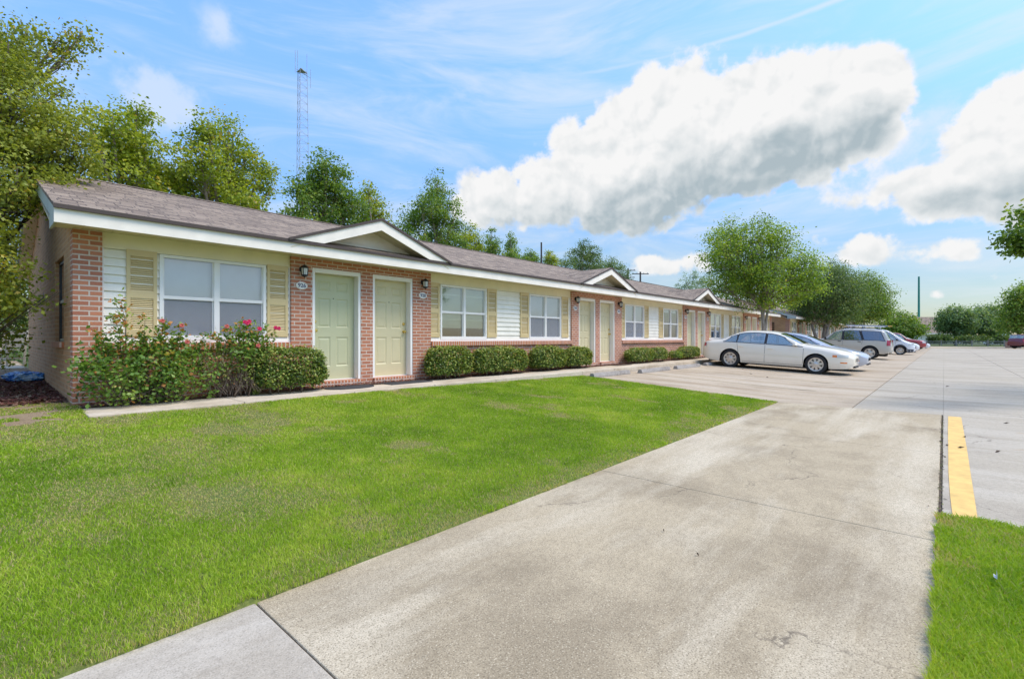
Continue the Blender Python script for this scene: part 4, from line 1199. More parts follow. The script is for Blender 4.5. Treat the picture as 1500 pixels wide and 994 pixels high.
class Body:
    def __init__(s, sp):
        s.sp = sp; s.L, s.W = sp['L'], sp['W']
        xs = np.linspace(-s.L/2, s.L/2, 181)
        def curve(pts, sig):
            p = sorted(pts); y = np.interp(xs, [a for a, _ in p], [b for _, b in p])
            k = np.exp(-.5*(np.arange(-9, 10)*(xs[1]-xs[0])/sig)**2); k /= k.sum()
            return np.convolve(np.pad(y, 9, mode='edge'), k, 'valid')
        s.xs = xs
        s.zt = curve(sp['top'], sp.get('sig', .05)); s.zb_ = curve(sp['bottom'], .04)
        s.belt = np.minimum(curve(sp['belt'], .12), s.zt - .03)
        n_, t_ = sp.get('nose', .60), sp.get('tail', .45)
        d = s.L/2
        f = lambda e, ln, a: 1 - a*np.clip((ln - e)/ln, 0, 1)**2.6
        s.hw = s.W/2 * np.minimum(f(d - xs, n_, sp.get('nosew', .42)), f(xs + d, t_, sp.get('tailw', .26)))
        s.k = sp.get('tumble', .46)
        zb = s.zb_.copy()
        for wx in sp['wheels']:
            q = sp['arch']**2 - (xs - wx)**2
            zb = np.where(q > 0, np.maximum(zb, sp['R'] + np.sqrt(np.maximum(q, 0))), zb)
        s.zb = np.minimum(zb, s.belt - .06)
    def at(s, a, x): return float(np.interp(x, s.xs, a))
    def lowy(s, hw, z, zs):
        return hw*(1 - .10*max(0, (.48 - z)/.48)**1.6 - .035*max(0, (z-.58)/max(.2, zs-.58))**2)
    def P(s, x):
        zt, zs, hw = s.at(s.zt, x), s.at(s.belt, x), s.at(s.hw, x)
        ys = s.lowy(hw, zs, zs); crown = min(.075, (zt-zs)*.5)
        return zt, zs, ys, ys - s.k*(zt-crown-zs) - .02, zt - crown, crown, hw
    def y(s, x, z):
        zt, zs, ys, py, pz, cr, hw = s.P(x)
        if z <= zs: return s.lowy(hw, z, zs)
        return ys + (py-ys)*min(1, (z-zs)/(pz-zs))
    def mesh(s):
        mb = MB(); rows = []
        for x in s.xs:
            zt, zs, ys, py, pz, cr, hw = s.P(x); zb = s.at(s.zb, x)
            half = [(s.lowy(hw, max(z, zb), zs), max(z, zb)) for z in np.linspace(.2, zs, 14)]
            half += [(ys + (py-ys)*t, zs + (pz-zs)*t) for t in np.linspace(.08, 1, 12)]
            half += [(py*cos(a), pz + cr*sin(a)**.9) for a in (.2, .42, .65, .9, 1.2)] + [(0, zt)]
            rows.append([(x, -y, z) for y, z in half] + [(x, y, z) for y, z in half[-2::-1]])
        n = len(rows[0]); vs = [p for r in rows for p in r]
        fs = [(i*n+k, (i+1)*n+k, (i+1)*n+k+1, i*n+k+1) for i in range(len(rows)-1) for k in range(n-1)]
        fs += [tuple(range(n)), tuple((len(rows)-1)*n+k for k in range(n))[::-1]]
        def inside(f):
            c = [sum(vs[i][q] for i in f)/len(f) for q in range(3)]
            x, z = c[0], c[2]
            zt, zs, ys, py, pz, cr, hw = s.P(x)
            if zs + .03 < z < pz - .035:
                t = (z - zs - .025)/max(.01, pz - zs - .055)
                for q in s.sp['sides']:
                    a, b = q[0]*(1-t)+q[1]*t, q[2]*(1-t)+q[3]*t
                    if min(a, b) + .012 < x < max(a, b) - .012: return True
            if z > pz - .002:
                for k in ('wind', 'back'):
                    if k in s.sp and abs(c[1]) < py*.90 and min(s.sp[k]) + .03 < x < max(s.sp[k]) - .03: return True
            return False
        mb.add(vs, [f for f in fs if len(f) > 4 or not inside(f)])
        return mb
    def interior(s, root):
        mb = MB(); W = s.W
        w0, w1 = s.sp['wind']; zc = s.at(s.belt, w0)
        mb.box(s.sp['back'][1]+.1, w0+.1, -W*.40, W*.40, .30, .34)
        mb.box(w0-.42, w0+.05, -W*.38, W*.38, .55, zc-.02)
        rows = [w1-.62] + ([w1-1.45] if len(s.sp['sides']) > 1 else [])
        for x in rows:
            for y in (-.36, .36):
                mb.box(x-.05, x+.45, y-.24, y+.24, .42, .56)
                mb.add([(x,y-.24,.5),(x,y+.24,.5),(x-.22,y+.20,1.02),(x-.22,y-.20,1.02),(x-.13,y-.24,.5),(x-.13,y+.24,.5),(x-.31,y+.19,1.02),(x-.31,y-.19,1.02)],
                       [(0,1,2,3),(4,7,6,5),(0,4,5,1),(1,5,6,2),(2,6,7,3),(3,7,4,0)])
                mb.box(x-.33, x-.22, y-.13, y+.13, 1.06, 1.23)
        mb.lathe([(.17,0),(.19,.012),(.17,.024)], 18, 'x', (w0-.62, .36, zc-.02))
        mb.build('interior', M['cabin'], root, bevel=.02)
    def side_patch(s, mb, sgn, q, off=.006, nu=14, nv=5, zl=None, zh=None):
        """q = (x0 bottom, x0 top, x1 bottom, x1 top); height from the belt to the roof rail unless given"""
        vs = []
        for j in range(nv+1):
            t = j/nv
            for i in range(nu+1):
                u = i/nu
                x = (q[0]*(1-t)+q[1]*t)*(1-u) + (q[2]*(1-t)+q[3]*t)*u
                zt, zs, ys, py, pz, cr, hw = s.P(x)
                a = zs + .025 if zl is None else zl; b = pz - .03 if zh is None else zh
                z = a + (max(b, a + .004)-a)*t
                vs.append((x, sgn*(s.y(x, z)+off), z))
        fs = []
        for j in range(nv):
            for i in range(nu):
                f = (j*(nu+1)+i, j*(nu+1)+i+1, (j+1)*(nu+1)+i+1, (j+1)*(nu+1)+i)
                fs.append(f if sgn < 0 else f[::-1])
        mb.add(vs, fs); return mb
    def side_ring(s, mb, sgn, q, e, n=16):
        d0 = 1 if q[0] > q[2] else -1
        def pt(u, t, g):
            x = (q[0]*(1-t)+q[1]*t)*(1-u) + (q[2]*(1-t)+q[3]*t)*u
            zt, zs, ys, py, pz, cr, hw = s.P(x)
            a, b = zs+.025, pz-.03
            z = a + (max(b, a+.004)-a)*t
            if g:
                if u == 0: x += d0*e
                if u == 1: x -= d0*e
                if t == 0: z -= e*.6
                if t == 1: z += e*.6
            return (x, sgn*(s.y(x, z)+.0055), z)
        loop = [(i/n,0) for i in range(n)] + [(1,i/n) for i in range(n)] + [(1-i/n,1) for i in range(n)] + [(0,1-i/n) for i in range(n)]
        I = [pt(u,t,0) for u,t in loop]; O = [pt(u,t,1) for u,t in loop]; m = len(loop)
        fs = [(i, (i+1)%m, m+(i+1)%m, m+i) for i in range(m)]
        mb.add(I+O, fs if sgn*d0 > 0 else [f[::-1] for f in fs])
    def top_patch(s, mb, x0, x1, fr=.93, off=.006, nu=10, nv=8):
        vs = []
        for j in range(nv+1):
            x = x0 + (x1-x0)*j/nv
            zt, zs, ys, py, pz, cr, hw = s.P(x)
            for i in range(nu+1):
                y = py*fr*(2*i/nu-1)
                z = pz + cr*max(0, 1-(y/py)**2)**.45
                vs.append((x, y, z+off))
        fs = [(j*(nu+1)+i, j*(nu+1)+i+1, (j+1)*(nu+1)+i+1, (j+1)*(nu+1)+i) for j in range(nv) for i in range(nu)]
        if x1 > x0: fs = [f[::-1] for f in fs]
        mb.add(vs, fs); return mb
    def line(s, mb, sgn, x0, z0, x1, z1, w=.010, off=.004, n=10):
        for i in range(n):
            xa, za = x0+(x1-x0)*i/n, z0+(z1-z0)*i/n; xb, zb = x0+(x1-x0)*(i+1)/n, z0+(z1-z0)*(i+1)/n
            dx, dz = xb-xa, zb-za; l = sqrt(dx*dx+dz*dz); ox, oz = -dz/l*w/2, dx/l*w/2
            pt = lambda x, z: (x, sgn*(s.y(x, z)+off), z)
            f = [pt(xa-ox, za-oz), pt(xb-ox, zb-oz), pt(xb+ox, zb+oz), pt(xa+ox, za+oz)]
            mb.poly(f if sgn < 0 else f[::-1])

def wheel(root, x, y, Rr, sgn, spokes, w=.20):
    t = MB(); c = (x, y, Rr); o = sgn*w/2
    rr = Rr*.70
    pr = [(rr,-o*.9),(Rr*.93,-o),(Rr,-o*.75),(Rr,o*.75),(Rr*.985,o*.9),(Rr*.93,o),(Rr*.78,o*1.02),(rr,o*.92),(rr*.98,o*.6)]
    t.lathe(pr, 36, 'y', c)
    to = t.build('wheel', M['tyre'], root, smooth=True, angle=45, fixn=True)
    dk = MB(); dk.lathe([(rr*.97,o*.55),(rr*.97,o*.60)], 24, 'y', c); dk.build('hub_cavity', M['well'], to, fixn=True)
    r = MB()
    r.lathe([(rr*.80,o*.70),(rr*.86,o*.90),(rr*1.0,o*.95),(rr*1.02,o*.85),(rr*.99,o*.58),(rr*.84,o*.60),(rr*.80,o*.70)], 36, 'y', c)
    r.lathe([(rr*.40,o*.62),(rr*.40,o*.84),(rr*.26,o*.96),(rr*.12,o*1.0),(.001,o*1.0)], 24, 'y', c)
    for k in range(spokes):
        a = 2*pi*k/spokes + .2
        hw0, hw1 = rr*.13*8/spokes*1.15, rr*.20*8/spokes*.95
        P = lambda r_, s_, yy: (c[0]+cos(a)*r_-sin(a)*s_, c[1]+yy, c[2]+sin(a)*r_+cos(a)*s_)
        a0, a1 = rr*.30, rr*.88
        r.add([P(a0,-hw0,o*.86),P(a0,hw0,o*.86),P(a1,hw1,o*.80),P(a1,-hw1,o*.80),P(a0,-hw0,o*.62),P(a0,hw0,o*.62),P(a1,hw1,o*.62),P(a1,-hw1,o*.62)],
              [(0,1,2,3),(0,4,5,1),(1,5,6,2),(2,6,7,3),(3,7,4,0)])
    r.build('rim', M['rim'], to, smooth=True, angle=35, fixn=True)

def make_car(name, label, cat, sp, paint, X, Y, face, group, glass='carglass', rear_glass=None, dz=0.0):
    """face: -1 nose towards the aisle (-y), +1 nose towards the building"""
    slope = math.atan((z_lot(Y+1.4)-z_lot(Y-1.4))/2.8)
    root = tag(empty(name, (X, Y, z_lot(Y)+dz)), label, cat, group)
    root.rotation_euler = (0, slope if face < 0 else -slope, -pi/2 if face < 0 else pi/2)
    b = Body(sp)
    bm_ = b.mesh()
    bo = bm_.build('body', paint, root, smooth=True, angle=38, fixn=True)
    b.interior(root)
    wl = MB()
    L2 = sp['L']/2
    wl.box(-L2+.25, L2-.3, -sp['W']/2+.22, sp['W']/2-.22, .20, .62)
    for wx in sp['wheels']:
        for sg in (1, -1):
            y0, y1 = sg*(sp['W']/2-.30), sg*(sp['W']/2-.09)
            seg = [(wx+(sp['arch']-.005)*cos(pi*q/14), sp['R']+(sp['arch']-.005)*sin(pi*q/14)) for q in range(15)]
            for (xa,za),(xb,zb_) in zip(seg[:-1], seg[1:]):
                ya, yb = sg*(b.y(xa, za+.02)-.006), sg*(b.y(xb, zb_+.02)-.006)
                wl.poly([(xa,y0,za),(xb,y0,zb_),(xb,yb,zb_),(xa,ya,za)])
            wl.poly([(x_,y0,z_) for x_, z_ in seg])
    wl.build('underbody', M['well'], root)
    for wx in sp['wheels']:
        for sg in (1, -1): wheel(root, wx, sg*(sp['W']/2-.125), sp['R'], sg, sp.get('spokes', 8))
    for sg in (1, -1):
        for i, q in enumerate(sp['sides']):
            g = MB(); b.side_patch(g, sg, q, off=.004); go = g.build('side_window', M[rear_glass if (rear_glass and i > 0) else glass], root, smooth=True)
            # black rubber round the glass
            f = MB(); e = .034
            qq = (q[0]+e*(1 if q[0] > q[2] else -1), q[1]+e*(1 if q[1] > q[3] else -1), q[2]-e*(1 if q[0] > q[2] else -1), q[3]-e*(1 if q[1] > q[3] else -1))
            b.side_ring(f, sg, q, e); f.build('window_seal', M['rubber'], go, smooth=True)
        ss_ = sp['sides']
        for q0, q1 in zip(ss_[:-1], ss_[1:]):
            pm = MB(); b.side_patch(pm, sg, (q0[2]-.02, q0[3]-.02, q1[0]+.02, q1[1]+.02), off=.002, nu=4); pm.build('pillar', M['rubber'] if cat == 'car' else paint, root, smooth=True)
        s_ = MB()
        for l in sp['seams']: b.line(s_, sg, *l)
        s_.build('door_seam', M['seam'], root)
        if 'strip' in sp:
            st = MB(); x0, z0, x1, z1 = sp['strip']; b.line(st, sg, x0, z0, x1, z1, w=.028, off=.010, n=30); st.build('rub_strip', sp.get('stripmat', paint), root)
        for hx, hz in sp['handles']:
            h = MB(); y = b.y(hx, hz); h.box(hx-.085, hx+.085, min(sg*(y-.01), sg*(y+.028)), max(sg*(y-.01), sg*(y+.028)), hz-.018, hz+.018)
            h.build('door_handle', sp.get('handlemat', paint), root, bevel=.008)
        mx, mz = sp['mirror']; y = b.y(mx, mz)
        m_ = MB(); ya, yb = sg*(y-.02), sg*(y+.19)
        m_.add([(mx-.05,sg*(y+.04),mz),(mx+.09,sg*(y+.05),mz+.02),(mx+.04,sg*(y+.20),mz+.03),(mx-.05,sg*(y+.20),mz+.02),(mx-.05,sg*(y+.03),mz+.13),(mx+.05,sg*(y+.05),mz+.12),(mx+.02,sg*(y+.18),mz+.13),(mx-.05,sg*(y+.20),mz+.13)],
               [(0,1,2,3),(4,7,6,5),(0,4,5,1),(1,5,6,2),(2,6,7,3),(3,7,4,0)])
        m_.tube([(mx+.04,sg*(y-.02),mz+.02),(mx,sg*(y+.07),mz+.05)], .025, 6)
        m_.build('mirror', sp.get('mirrormat', paint), root, bevel=.02, fixn=True)
        for key, nm, mt in (('head','headlight','lens'),('turn','turn_signal','amber'),('marker','side_marker','amber'),('tail_l','tail_light','redlens')):
            if key in sp:
                x0, x1, z0, z1 = sp[key]
                h = MB(); b.side_patch(h, sg, (x1+ 0, x1, x0, x0), off=.007, zl=z0, zh=z1, nu=8, nv=4); h.build(nm, M[mt], root, smooth=True)
        if 'clad' in sp:
            cl = MB()
            for x0, x1 in sp['clad']:
                n = 40
                for i in range(n):
                    xa, xb = x0+(x1-x0)*i/n, x0+(x1-x0)*(i+1)/n
                    za, zb_ = b.at(b.zb, xa)+.004, b.at(b.zb, xb)+.004
                    ha, hb = max(sp['cladz'], za+.07), max(sp['cladz'], zb_+.07)
                    pt = lambda x, z: (x, sg*(b.y(x, z)+.008), z)
                    f = [pt(xa,za), pt(xb,zb_), pt(xb,hb), pt(xa,ha)]
                    cl.poly(f if sg < 0 else f[::-1])
            cl.build('cladding', M['navy'], root)
    if 'wind' in sp:
        g = MB(); b.top_patch(g, *sp['wind'], off=.006); g.build('windshield', M[glass], root, smooth=True)
    if 'back' in sp:
        g = MB(); b.top_patch(g, *sp['back'], off=.006); g.build('rear_window', M[rear_glass or glass], root, smooth=True)
    # nose: grille and plate-less bumper bar, set into the closed end
    gz0, gz1, gw = sp['grille']
    xe = L2
    g = MB(); g.box(xe-.02, xe+.012, -gw, gw, gz0, gz1)
    for k in range(9): g.box(xe+.012, xe+.022, -gw+.02+k*(2*gw-.06)/8.5, -gw+.035+k*(2*gw-.06)/8.5, gz0+.01, gz1-.01)
    g.build('grille', [M['rubber'] if not sp.get('chromegrille') else M['chrome']], root)
    bp = MB(); bp.box(xe-.05, xe+.02, -gw*1.25, gw*1.25, .27, .34); bp.build('lower_intake', M['rubber'], root, bevel=.01)
    bp = MB(); bp.box(-xe-.03, -xe+.10, -sp['W']*.36, sp['W']*.36, .36, .56); bp.build('rear_bumper', sp.get('bumpermat', paint), root, bevel=.03)
    return root, b

SEDAN = dict(L=5.02, W=1.87, R=.335, arch=.385, wheels=(1.45,-1.39), spokes=8, sig=.07,
    top=[(2.51,.60),(2.48,.71),(2.38,.79),(2.0,.895),(1.5,.965),(1.02,1.02),(.28,1.38),(-.02,1.435),(-.5,1.455),(-.95,1.43),(-1.25,1.34),(-1.80,1.07),(-2.1,1.04),(-2.42,.99),(-2.49,.90),(-2.51,.80)],
    bottom=[(2.51,.36),(2.4,.25),(2.0,.215),(-1.9,.215),(-2.3,.27),(-2.51,.40)],
    belt=[(2.51,.55),(2.2,.74),(1.2,.90),(.5,.925),(-.6,.945),(-1.6,.96),(-2.2,.92),(-2.51,.78)],
    sides=[(1.02,.40,-.13,-.13),(-.22,-.22,-1.16,-1.12),(-1.20,-1.20,-1.66,-1.38)],
    wind=(1.0,.26), back=(-1.30,-1.80), seams=[(1.06,.34,1.06,.86),(-.18,.26,-.18,.93),(-1.10,.60,-1.16,.93),(1.06,.27,-.95,.27)],
    strip=(.98,.565,-.98,.585), handles=[(.0,.80),(-1.02,.83)], mirror=(.80,.93), head=(2.06,2.36,.61,.71), turn=(1.93,2.06,.62,.70), marker=(2.16,2.34,.425,.465), tail_l=(-2.47,-2.32,.76,.90),
    grille=(.48,.60,.33), chromegrille=True)
make_car('white_sedan', 'cream white four door sedan with alloy wheels, nearest parked car', 'car', SEDAN, M['cream'], 20.35, 4.78, -1, 'cars in the stalls')
SED2 = dict(SEDAN); SED2.update(L=4.75, spokes=5, W=1.78,
    top=[(2.375,.56),(2.33,.66),(2.15,.74),(1.7,.85),(1.25,.93),(.30,1.33),(-.1,1.41),(-.5,1.43),(-.95,1.39),(-1.3,1.28),(-1.85,1.05),(-2.2,1.0),(-2.32,.92),(-2.375,.78)],
    bottom=[(2.375,.34),(2.2,.22),(-2.1,.22),(-2.375,.38)], belt=[(2.375,.52),(2.0,.72),(1.2,.87),(.5,.90),(-1.6,.94),(-2.2,.88),(-2.375,.76)],
    wheels=(1.38,-1.32), sides=[(1.12,.48,-.1,-.1),(-.2,-.2,-1.1,-1.02)], wind=(1.20,.34), back=(-1.32,-1.85), seams=[(1.05,.34,1.1,.86),(-.15,.26,-.15,.92)],
    strip=(1.0,.55,-1.0,.57), head=(1.86,2.18,.60,.69), turn=(1.79,1.86,.60,.68), marker=(2.0,2.15,.42,.46), tail_l=(-2.34,-2.2,.78,.90), mirror=(.86,.92), mirrormat=M['silver'], chromegrille=False, grille=(.44,.54,.30))
make_car('silver_car', 'silver sedan parked just behind the nearest white sedan', 'car', SED2, M['silver'], 23.1, 4.55, -1, 'cars in the stalls')

SUV = dict(L=4.85, W=1.90, R=.375, arch=.45, wheels=(1.45,-1.42), spokes=5, sig=.06, tumble=.26, tailw=.12, tail=.3, nosew=.3,
    top=[(2.425,.72),(2.38,.92),(2.2,1.0),(1.3,1.10),(1.0,1.14),(.35,1.66),(.0,1.75),(-.6,1.78),(-1.6,1.77),(-2.02,1.73),(-2.30,1.20),(-2.40,1.05),(-2.425,.85)],
    bottom=[(2.425,.42),(2.2,.32),(-2.1,.34),(-2.425,.46)], belt=[(2.425,.66),(2.1,.92),(1.2,1.04),(-1.8,1.12),(-2.2,1.08),(-2.425,.82)],
    sides=[(.95,.42,.02,.02),(-.10,-.10,-1.0,-.82),(-1.13,-.95,-2.12,-1.86)], wind=(1.02,.36), back=(-2.03,-2.26),
    seams=[(1.0,.42,1.0,1.02),(-.04,.40,-.04,1.1),(-1.0,.85,-1.05,1.1)], strip=(.95,.72,-.95,.72), stripmat=M['tanpaint'], handles=[(.12,1.0),(-.88,1.02)], handlemat=M['rubber'], mirror=(.85,1.10), mirrormat=M['rubber'],
    head=(2.15,2.38,.78,.92), tail_l=(-2.38,-2.20,.84,1.16), grille=(.62,.82,.40))
suv, sb = make_car('tan_wagon', 'pewter tan sport utility wagon with tinted rear windows parked nose in', 'car', SUV, M['tanpaint'], 36.6, 4.75, 1, 'cars in the stalls', rear_glass='tint')
mb = MB()
for sg in (1,-1):
    mb.tube([(.1,sg*.62,1.80),(-.2,sg*.64,1.86),(-1.5,sg*.64,1.86),(-1.8,sg*.62,1.80)], .02, 6)
for x in (-.35,-1.35): mb.tube([(x,-.64,1.865),(x,.64,1.865)], .018, 6)
mb.build('roof_rack', M['rubber'], suv)

VAN = dict(L=4.75, W=1.84, R=.335, arch=.41, wheels=(1.50,-1.40), spokes=7, sig=.07, tumble=.16, tailw=.06, tail=.2, nosew=.38, nose=.7,
    top=[(2.375,.66),(2.3,.84),(2.1,.98),(1.75,1.10),(1.0,1.66),(.6,1.88),(.2,1.96),(-.6,1.98),(-2.15,1.96),(-2.33,1.86),(-2.375,1.6)],
    bottom=[(2.375,.32),(2.1,.22),(-2.2,.26),(-2.375,.40)], belt=[(2.375,.60),(2.0,.90),(1.5,1.06),(.6,1.14),(-2.2,1.16),(-2.375,1.1)],
    sides=[(1.52,.88,.42,.42)], wind=(1.70,.72), back=(-2.33,-2.36),
    seams=[(1.18,.42,1.2,1.05),(.36,.32,.36,1.85),(-.72,.32,-.72,1.85)], handles=[(.52,1.02)], handlemat=M['rubber'], mirror=(1.28,1.10), mirrormat=M['rubber'],
    head=(1.98,2.28,.74,.90), tail_l=(-2.36,-2.26,.8,1.3), grille=(.55,.68,.45), clad=[(-2.3,2.3)], cladz=.47)
van, vb = make_car('white_van', 'white delivery van with dark lower cladding and a ladder rack', 'van', VAN, M['whitepaint'], 48.6, 4.05, -1, 'cars in the stalls')
mb = MB()
for x in (.1,-.9,-1.9):
    for sg in (1,-1): mb.tube([(x,sg*.72,1.93),(x,sg*.70,2.13)], .022, 6)
    mb.tube([(x,-.70,2.13),(x,.70,2.13)], .022, 6)
for sg in (1,-1): mb.tube([(.4,sg*.70,2.15),(-2.2,sg*.70,2.15)], .02, 6)
rk = mb.build('ladder_rack', M['whitepaint'], van)
lad = tag(empty('ladder', (48.6-.3, 4.05, z_lot(4.05)+2.18), -pi/2), 'pale ladder with a yellow tip lying on the van rack', 'ladder')
lad.rotation_euler = (0, math.atan(.048), -pi/2)
mb = MB()
for y in (-.19,.19): mb.box(-2.1, .75, y-.02, y+.02, .0, .075)
for k in range(9): mb.tube([(-1.9+.3*k,-.19,.037),(-1.9+.3*k,.19,.037)], .016, 6)
mb.build('rails', M['steel'], lad)
mb = MB()
for y in (-.19,.19): mb.box(.751, 1.0, y-.021, y+.021, .0, .077)
mb.build('tip', M['yellow'], lad)

W3 = dict(SEDAN); W3['strip'] = (.98,.565,-.98,.585)
make_car('white_car', 'white sedan whose nose shows just past the van', 'car', W3, M['whitepaint'], 57.5, 4.2, -1, 'cars in the stalls')
TRK = dict(SUV); TRK.update(L=5.4, wheels=(1.75,-1.7),
    top=[(2.7,.70),(2.65,.95),(2.45,1.05),(1.5,1.13),(1.2,1.18),(.60,1.66),(.35,1.74),(-.2,1.76),(-.65,1.72),(-.85,1.20),(-1.0,1.14),(-2.6,1.12),(-2.7,.95)],
    bottom=[(2.7,.42),(2.4,.34),(-2.4,.36),(-2.7,.5)], belt=[(2.7,.66),(2.3,.95),(1.2,1.08),(-.6,1.10),(-2.5,1.06),(-2.7,.88)],
    sides=[(1.15,.66,.25,.25),(.15,.15,-.62,-.55)], wind=(1.25,.62), back=(-.66,-.84), seams=[(1.1,.45,1.1,1.04),(.2,.42,.2,1.06),(-.75,.45,-.75,1.06)], strip=(.9,.72,-.7,.72), stripmat=M['redpaint'],
    handles=[(.4,.98)], mirror=(1.0,1.10), head=(2.4,2.66,.80,.95), tail_l=(-2.68,-2.58,.8,1.05), grille=(.66,.88,.5))
make_car('red_pickup', 'red pickup truck parked beyond the white sedan', 'pickup truck', TRK, M['redpaint'], 66.0, 4.1, -1, 'cars in the stalls', dz=.05)
W4 = dict(SED2); W4['mirrormat'] = M['whitepaint']
make_car('white_car', 'last white car at the far end past the red pickup', 'car', W4, M['whitepaint'], 74.5, 3.6, -1, 'cars in the stalls')
c, cb = make_car('maroon_car', 'dark maroon sport utility wagon cut off by the right edge', 'car', SUV, M['maroon'], 0, 0, -1, None)
l = (1512-750)/FOC*60; x, y = plan(l, 60)
c.location = (x, y, -.42); c.rotation_euler = (0, 0, math.atan2(FY-.0, FX)-pi/2+.1)

# ------------------------------------------------------------------ street furniture, poles, fence
for i, (a, b, y, rz, lab) in enumerate([(11.08,13.08,7.06,.0,'low concrete wheel stop closest to the lawn corner'),(13.55,15.65,6.93,.012,'concrete wheel stop in the middle empty stall'),(16.2,18.3,6.93,0,'concrete wheel stop just left of the white sedan tail'),(19.0,21.0,6.95,.0,'concrete wheel stop under the white sedan tail')]):
    mb = MB(); L2 = (b-a)/2
    mb.prism([(-.085,-.02),(.085,-.02),(.085,.03),(.05,.115),(-.05,.115),(-.085,.03)], 'x', -L2, L2)
    o = mb.build('wheel_stop', M['stop'], None, loc=((a+b)/2, y, z_lot(y)), bevel=.012)
    o.rotation_euler = (0,0,rz)
    tag(o, lab, 'wheel stop', 'wheel stops at the stalls')

def door_mat(label, x0, x1, y0, y1, mat, oval):
    mb = MB(); cx, cy = (x0+x1)/2, (y0+y1)/2
    if oval: pts = [((x1-x0)/2*cos(2*pi*k/32), max((y1-y0)*(sin(2*pi*k/32))-.1, -(y1-y0)*1.2)*.5+.05) for k in range(32)]
    else: pts = [((x0-x1)/2,(y0-y1)/2),((x1-x0)/2,(y0-y1)/2),((x1-x0)/2,(y1-y0)/2),((x0-x1)/2,(y1-y0)/2)]
    mb.prism(pts, 'z', .0, .014)
    tag(mb.build('door_mat', mat, None, loc=(cx, cy, -.049), bevel=.004), label, 'door mat', 'mats before the doors')
door_mat('black oval door mat before the green door', 4.12, 5.06, 7.82, 8.42, M['mat'], True)
door_mat('grey black rectangular mat before the second, tan door', 5.36, 6.36, 7.92, 8.42, M['mat'], False)
door_mat('dark brown mat before the fourth door from the left', 14.05, 15.0, 7.95, 8.42, M['matbrown'], False)

# lattice tower far behind
D = 130
p0 = ray(442, 470, D)
tw = tag(empty('lattice_tower', (p0.x, p0.y, 0)), 'tall thin grey lattice radio tower rising behind the trees', 'tower')
H = ray(442, 104, D).z
mb = MB(); br = MB()
def leg(k, z):
    r = (2.55 - 1.15*min(1, z/H)**.8)
    a = pi/2 + 2*pi*k/3 + .35
    return Vector((r*cos(a), r*sin(a), z))
n = 34
for k in range(3):
    mb.tube([leg(k, H*i/12) for i in range(13)], [.06]*13, 6)
    for i in range(n):
        z0, z1 = H*i/n, H*(i+1)/n
        br.tube([leg(k, z0), leg((k+1) % 3, z1)], .03, 4, cap=False)
        br.tube([leg(k, z1), leg((k+1) % 3, z1)], .028, 4, cap=False)
mb.build('leg', M['steel'], tw); br.build('bracing', M['steel'], tw)
an = MB()
for ax, ay, h0, h1 in ((-1.9,-.4,-1.5,4.5),(1.7,.6,-1,5.5),(3.0,1.2,-3.0,2.0),(-.4,1.6,0,6)):
    an.tube([(ax,ay,H+h0),(ax,ay,H+h1)], .06, 5)
    an.tube([(0,0,H-.6),(ax,ay,H-.3)], .05, 4)
an.build('antenna', M['steel'], tw)
pf = MB(); pf.lathe([(1.6,H-.2),(1.6,H)], 3, 'z', (0,0,0)); pf.build('top_plate', M['steel'], tw)

def upole(name, label, px, top, d, r, arms, mat='pole', group=None):
    l = (px-750)/FOC*d; x, y = plan(l, d); h = ray(px, top, d).z
    root = tag(empty(name, (x, y, 0)), label, 'pole', group)
    mb = MB(); mb.tube([(0,0,-.2),(0,0,h*.5),(0,0,h)], [r*1.25, r*1.1, r*.9], 10); mb.build('pole', M[mat], root, smooth=True)
    for dz, ln, th in arms:
        a = MB(); a.tube([(FY*-ln, FX*ln, h-dz), (FY*ln, -FX*ln, h-dz)], th, 6); ao = a.build('crossarm', M[mat], root)
        for s in (-.85,-.4,.4,.85):
            i_ = MB(); i_.lathe([(.05,h-dz+th),(.07,h-dz+th+.06),(.03,h-dz+th+.16),(.001,h-dz+th+.17)], 8, 'z', (FY*ln*s, -FX*ln*s, 0)); i_.build('insulator', M['steel'], ao)
    return root
up = upole('utility_pole', 'bare dark utility pole standing above the roof ridge among small trees', 793, 355, 40, .075, [])
a = MB(); a.tube([(0,0,7.0),(-.35*FY,.35*FX,7.05),(-.62*FY,.62*FX,6.95)], .035, 6); a.lathe([(.12,6.86),(.10,6.95),(.03,7.0)], 8, 'z', (-.62*FY,.62*FX,0)); a.build('lamp_arm', M['pole'], up)
upole('utility_pole', 'short looking pole with a crossarm right above the roof ridge', 938, 398, 80, .15, [(.35,1.4,.075),(2.6,1.2,.06)])
upole('utility_pole', 'crossarm pole half hidden by the smaller dark tree above the roof ridge', 920, 393, 85, .15, [(.35,1.3,.075),(1.6,1.2,.06)])
upole('monopole', 'tall slim dark green monopole beyond the far round tree', 1346, 405, 150, .27, [], 'greenpole')

# rail fence at the far end
fx = 108.0
fe = tag(empty('rail_fence', (fx, -2.5, -.42)), 'low grey two rail fence in front of the far trees', 'fence')
ra = MB(); ys_ = [2.2 - 1.85*k for k in range(8)]
for z in (.42,.78): ra.box(-.03, .03, ys_[-1]+2.5, ys_[0]+2.5, z-.06, z+.06)
ra.build('rail', M['stop'], fe)
for yy in ys_:
    q = MB(); q.box(-.09, .09, yy+2.5-.09, yy+2.5+.09, 0, 1.0); q.prism([(-.09,0),(.09,0),(0,.06)], 'y', 0, 0.001) if False else None
    q.build('post', M['stop'], fe, bevel=.02)
